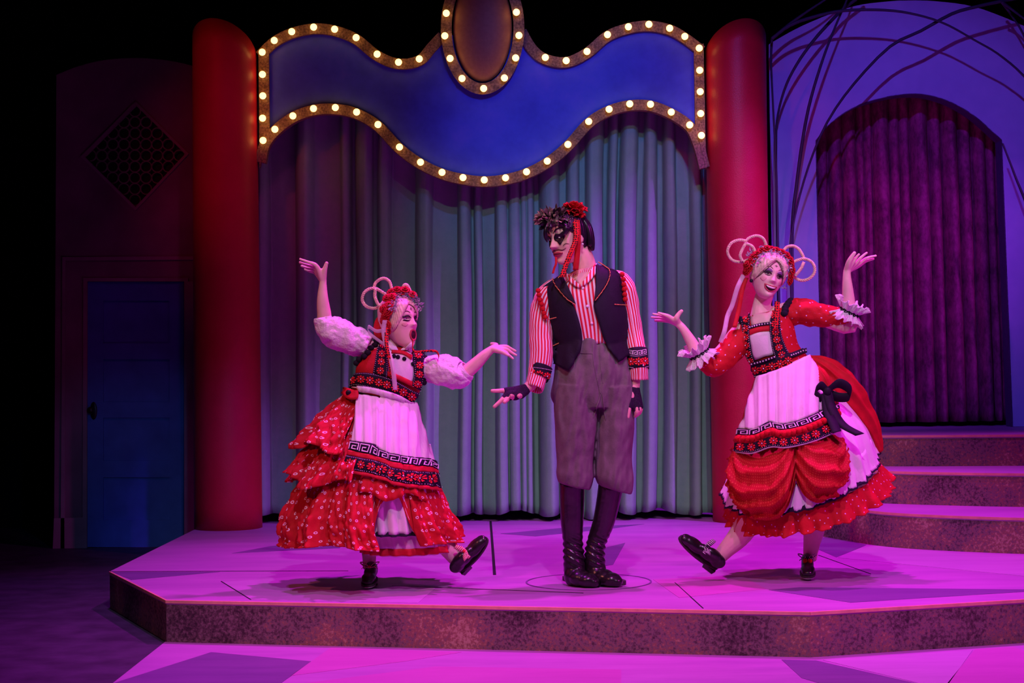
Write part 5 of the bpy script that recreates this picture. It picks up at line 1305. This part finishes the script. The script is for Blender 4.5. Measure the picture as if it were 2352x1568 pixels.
# skirts
def rm(th, v): return (v ** 1.3) * (.018 * math.sin(15 * th + 2) + .012 * math.sin(33 * th))
C0 = (1745, 862, 1850, 815, .125, .03)
pet = Loft(Y, [(1740, 900, 1880, 850, .17, .03, .01), (1700, 1040, 1960, 960, .28, .05, .06), (1674, 1130, 2010, 1040, .34, .06, .10), (1667, 1194, 2048, 1098, .36, .06, .12)], rm)
pet.tier('petticoat', 'red_sequin', won, 0, 360, .74, 1.0, .012, 26, .014, 300, 14, base=-.012)
wsk = Loft(Y, [(1740, 868, 1862, 822, .14, .03, .01), (1712, 980, 1935, 905, .24, .04, .05), (1688, 1070, 1985, 975, .31, .05, .09), (1668, 1142, 2006, 1040, .34, .06, .12)], rm)
wsk.tier('underskirt', 'white_cloth', won, 0, 360, .0, 1.0, .004, 17, .006, 200, 26)
wsk.tier('underskirt_frill', 'white_cloth', won, 0, 360, .76, 1.0, .012, 40, .006, 260, 8)
wsk.tier('lace_hem', 'black_lace', won, 0, 360, .93, 1.02, .02, 40, .006, 240, 4, thick=.002)
osk = Loft(Y, [(1742, 862, 1852, 814, .135, .03), (1712, 960, 1900, 925, .23, .03), (1697, 1040, 1925, 1010, .30, .03, .03), (1690, 1120, 1936, 1085, .335, .03, .06), (1696, 1178, 1936, 1140, .335, .03, .07)], lambda th, v: .012 * math.sin(9 * th + 4 * v) * v)
def swag(deg):
    # two gathered swags meeting near the front
    a = max(0, 1 - abs((deg - 131) / 36.0) ** 3); b = max(0, 1 - abs((deg - 64) / 30.0) ** 3)
    return .64 + max(.28 * a, .17 * b)
def swag_f(u, v):
    deg = 34 + 146 * u; th = math.radians(deg); vm = swag(deg); vv = vm * v
    lobe = min(1, (vm - .64) / .17); low = max(0, min(1, (v - .50) / .50)); pinch = math.exp(-((deg - 96) / 6.0) ** 2)
    puff = .080 * math.sin(PI * min(1, low * 1.08)) ** .7 * (.2 + .8 * lobe) - .035 * pinch * low
    ph = PI * 7.5 * v ** 1.25 + .8 * math.sin(th * 5) + 1.5 * noise.noise(Vector((th * 2.5, v * 2, 7)))
    gather = .028 * (1 - 2 * abs(math.sin(ph)) ** .6) * low ** .5 * (.55 + .45 * lobe) + .022 * noise.noise(Vector((th * 6, v * 8, 2))) * low + .012 * noise.noise(Vector((th * 17, v * 15, 5))) * low
    return osk.S(th, vv, .016 + .022 * low + puff + gather)
sT = Tgt(Y); V, F, _ = grid_mesh(lambda u, v: osk.S(2 * PI * u, v, .02), 90, 30, True); sT.V = V; sT.F = F
grid('overskirt', swag_f, 180, 64, 'red_gold', won, thick=.003)
# bustle on the hip
def bust(name, pts, m, seed, flat):
    n, nu = 60, 90; c = cr([tuple(P(x, y, Y + d)) + (r * PXM,) for x, y, d, r in pts], n)
    V, F = tube_data([p[:3] for p in c], [p[3] for p in c], nu, True)
    for i in range(n * nu):
        ctr = Vector(c[i // nu][:3]); d = V[i] - ctr; a = 2 * PI * (i % nu) / nu
        V[i] = ctr + d * (1 + .11 * (1 - 2 * abs(math.sin(4.5 * a + 2.5 * (i // nu) / n + seed)) ** .7) + .22 * noise.noise(V[i] * 9 + Vector((seed, 0, 0))))
    return mesh_obj(name, V, F, m, won)
bust('bustle', [(1856, 822, .02, 8), (1885, 840, .0, 24), (1922, 878, .0, 38), (1958, 922, .02, 36), (1992, 972, .04, 25), (2012, 1012, .05, 15), (2020, 1036, .05, 8)], 'red_cloth', 1, 1)
bust('bustle', [(1862, 838, -.05, 8), (1882, 868, -.10, 20), (1900, 912, -.12, 22), (1915, 950, -.12, 12)], 'red_cloth', 5, 1)
# black bow on the bustle
bc = Vector(P(1900, 898, Y - .20))
for L, w_ in (([(1900, 898), (1925, 880), (1950, 892), (1952, 910), (1925, 912), (1900, 902)], .05), ([(1900, 898), (1885, 885), (1872, 900), (1885, 915), (1900, 902)], .045)):
    ribbon('bow', [P(x, y, Y - .20 - .02 * math.sin(i)) for i, (x, y) in enumerate(L)], w_, 'navy_cloth', won, Vector((.15, -.4, .9)), 26, thick=.003)
for L in ([(1900, 902, -.2), (1912, 940, -.24), (1935, 975, -.27), (1975, 998, -.29)], [(1896, 902, -.2), (1900, 940, -.24), (1915, 975, -.28), (1922, 992, -.3)]):
    ribbon('bow_tail', [P(x, y, Y + d) for x, y, d in L], .05, 'navy_cloth', won, Vector((.9, .2, .2)), 22, thick=.003)
ball('bow_knot', bc, (.022, .018, .024), 'navy_cloth', won, nu=12, nv=8)
# apron
Z = lambda L: [(1540 + x / 3.267, 880 + y / 3.267) for x, y in L]
k1t = Z([(545, 348), (660, 352), (755, 300), (830, 318), (960, 290), (1100, 220), (1215, 140)])
k1b = Z([(537, 395), (660, 395), (770, 345), (840, 362), (990, 330), (1130, 262), (1255, 178)])
p1b = Z([(530, 455), (650, 455), (770, 410), (860, 425), (1010, 385), (1150, 310), (1300, 225)])
f1b = Z([(522, 515), (640, 525), (770, 482), (870, 486), (1030, 450), (1180, 380), (1335, 280)])
h1b = Z([(520, 525), (640, 537), (770, 492), (870, 496), (1030, 460), (1180, 392), (1337, 292)])
band('apron', [(1745, 868), (1775, 857), (1810, 842), (1852, 818)], k1t, sT, .034, 'white_cloth', won, 64, 26, .003, .008, .27)
kb = band('key_band', k1t, k1b, sT, .048, 'black_cloth', won, 60, 5, .003)
greek_key(k1t, k1b, 9, sT, .053, 'bead_white', kb)
pb = band('red_trim', k1b, p1b, sT, .048, 'red_strip', won, 60, 4, .003)
for x, y in along(mid(k1b, p1b, .5), 21, .0, .92): ball('pompom', sT.hit(x, y, .055), .0155, 'pompom_red', won, nu=10, nv=8)
fb = band('flower_band', p1b, f1b, sT, .049, 'black_cloth', won, 60, 5, .003)
flowers('flower_embroidery', along(mid(p1b, f1b, .45), 11, .01, .97), 8.5, sT, .056, fb)
beads('bead_row', mid(p1b, f1b, .9), 70, .0018, sT, .053, 'bead_white', fb)
band('silver_edge', f1b, h1b, sT, .048, 'sheer_white', won, 60, 3, .003)
# bodice
bo = Loft(Y, [(1728, 722, 1775, 715, .055, .03), (1703, 748, 1808, 706, .085, .03), (1703, 785, 1822, 748, .115, .03), (1722, 825, 1832, 790, .122, .03), (1738, 866, 1852, 816, .125, .03)])
bT = Tgt(Y); bo.obj('bodice', 'red_sequin', won, 60, 24, .004, bT)
nT = Tgt(Y); nT.V = fT.V[:] + bT.V; n0 = len(fT.V); nT.F = fT.F[:] + [[i + n0 for i in f] for f in bT.F]
K = lambda L: [(1480 + x / 3.733, 520 + y / 3.733) for x, y in L]
blob('neckline', K([(920, 760), (1000, 745), (1095, 730), (1085, 820), (1000, 835), (925, 850)]), bT, .004, 'skin_pale', won, 28, 3, .002)
blob('bib', K([(905, 920), (1000, 905), (1068, 900), (1090, 1000), (1110, 1090), (1030, 1115), (945, 1140), (920, 1030)]), bT, .007, 'white_cloth', won, 36, 4, .004)
band('red_trim', K([(885, 880), (980, 858), (1070, 850)]), K([(900, 935), (985, 905), (1075, 898)]), bT, .010, 'red_strip', won, 16, 3)
b_ = band('neck_lace', K([(905, 860), (990, 835), (1085, 822)]), K([(905, 882), (990, 858), (1088, 846)]), bT, .014, 'black_lace', won, 20, 3)
beads('bead_row', K([(912, 868), (990, 847), (1080, 834)]), 9, .0042, bT, .017, 'bead_white', b_)
s1 = (K([(835, 800), (838, 900), (860, 1080), (905, 1180)]), K([(920, 745), (905, 900), (925, 1060), (965, 1180)]))
s2 = (K([(1075, 800), (1075, 900), (1095, 1040), (1130, 1150)]), K([(1150, 680), (1165, 900), (1200, 1020), (1245, 1110)]))
for s_, n_ in ((s1, 6), (s2, 6)):
    b_ = band('shoulder_strap', s_[0], s_[1], nT, .014, 'black_cloth', won, 28, 4)
    flowers('flower_embroidery', along(mid(*s_), n_), 8, nT, .019, b_)
    for f in (.06, .94): beads('bead_row', mid(s_[0], s_[1], f), 26, .0018, nT, .018, 'bead_white', b_)
w_t, w_b = K([(930, 1165), (1030, 1140), (1130, 1115), (1245, 1085)]), K([(945, 1290), (1040, 1270), (1150, 1240), (1265, 1190)])
b_ = band('waistband', w_t, w_b, bT, .018, 'black_cloth', won, 36, 5)
flowers('flower_embroidery', along(mid(w_t, w_b, .55), 5), 9, bT, .023, b_)
beads('bead_row', mid(w_t, w_b, .94), 40, .0018, bT, .022, 'bead_white', b_)
b2 = band('waist_lace', K([(935, 1160), (1030, 1135), (1120, 1105)]), K([(940, 1185), (1035, 1160), (1125, 1130)]), bT, .024, 'black_lace', won, 20, 3)
beads('bead_row', K([(945, 1170), (1030, 1148), (1115, 1118)]), 9, .0042, bT, .027, 'bead_white', b2)
b2 = band('side_lace', K([(1240, 1088), (1310, 1065), (1390, 1040)]), K([(1248, 1130), (1320, 1110), (1395, 1080)]), bT, .016, 'black_lace', won, 20, 3)
beads('bead_row', K([(1252, 1108), (1315, 1088), (1385, 1062)]), 8, .0042, bT, .020, 'bead_white', b2)
band('waist_piping', K([(1265, 1165), (1330, 1140), (1395, 1110)]), K([(1265, 1185), (1330, 1160), (1398, 1130)]), bT, .016, 'white_cloth', won, 14, 3)
ribbon('red_ribbon', [P(x, y, Y + d) for x, y, d in [(K([(1140, 640)])[0] + (-.10,)), (K([(1135, 760)])[0] + (-.115,)), (K([(1125, 880)])[0] + (-.125,))]], .026, 'ribbon_dots', won)
for x, y in along(K([(1265, 640), (1215, 690), (1190, 760)]), 6): ball('scallop', nT.hit(x, y, .010), (.019, .012, .016), 'black_cloth', won, nu=10, nv=8)
for x, y in along(K([(800, 785), (830, 800), (840, 830)]), 4): ball('scallop', nT.hit(x, y, .010), (.015, .012, .015), 'black_cloth', won, nu=10, nv=8)
# sleeves with lace cuffs
sleeve('sleeve', Y, [(1716, 765, .03, .060), (1695, 785, .02, .066), (1668, 815, .01, .064), (1642, 838, -.01, .058), (1622, 832, -.02, .046), (1612, 824, -.026, .040)], 'red_sequin', won, 36, 48, .009, 1, freq=16)
sleeve('sleeve', Y, [(1806, 722, .03, .060), (1838, 716, .02, .066), (1872, 722, .01, .062), (1910, 728, 0, .052), (1938, 726, -.01, .048), (1946, 718, -.015, .042)], 'red_sequin', won, 36, 48, .009, 4, freq=16)
def cuff(c, axv, par=won):
    up = Vector((0, -1, .2))
    ruffle('lace_cuff', c, axv, .044, .062, .040, 13, .013, 'white_lace', par, up)
    ruffle('lace_cuff', c, -axv, .046, .052, .040, 13, .013, 'white_lace', par, up, seed=3)
    axv = axv.normalized(); N = (up - axv * up.dot(axv)).normalized(); B = axv.cross(N)
    q = [tube_data([c + axv * s + (N * math.cos(2 * PI * i / 40) + B * math.sin(2 * PI * i / 40)) * .050 for i in range(41)], .0042, 6, False) for s in (-.007, .007)]
    q += [ball_data(c + (N * math.cos(2 * PI * i / 26) + B * math.sin(2 * PI * i / 26)) * .051, (.003, .003, .003), None, 6, 4) for i in range(26)]
    for i in range(26):
        e = (N * math.cos(2 * PI * i / 26) + B * math.sin(2 * PI * i / 26)) * .0515; q.append(tube_data([c + e - axv * .008, c + e + axv * .008], .0028, 5))
    V, F = joined(q); mesh_obj('cuff_braid', V, F, 'black_cloth', par)
cuff(P(1606, 812, Y - .03), P(1588, 784, Y - .04) - P(1612, 824, Y - .026))
cuff(P(1950, 716, Y - .02), P(1957, 692, Y - .03) - P(1938, 730, Y - .01))
# shoes
shoe(Y, Vector((P(1861, 1300, Y).x, Y + .085, PZ + .035)), Vector((P(1846, 1320, Y).x, Y - .12, PZ + .016)), Vector((0, 0, 1)), 1, won, pom=True)
shoe(Y, P(1646, 1305, Y - .05), P(1561, 1234, Y - .09), P(1660, 1190, Y - .2) - P(1610, 1255, Y), 1, won)
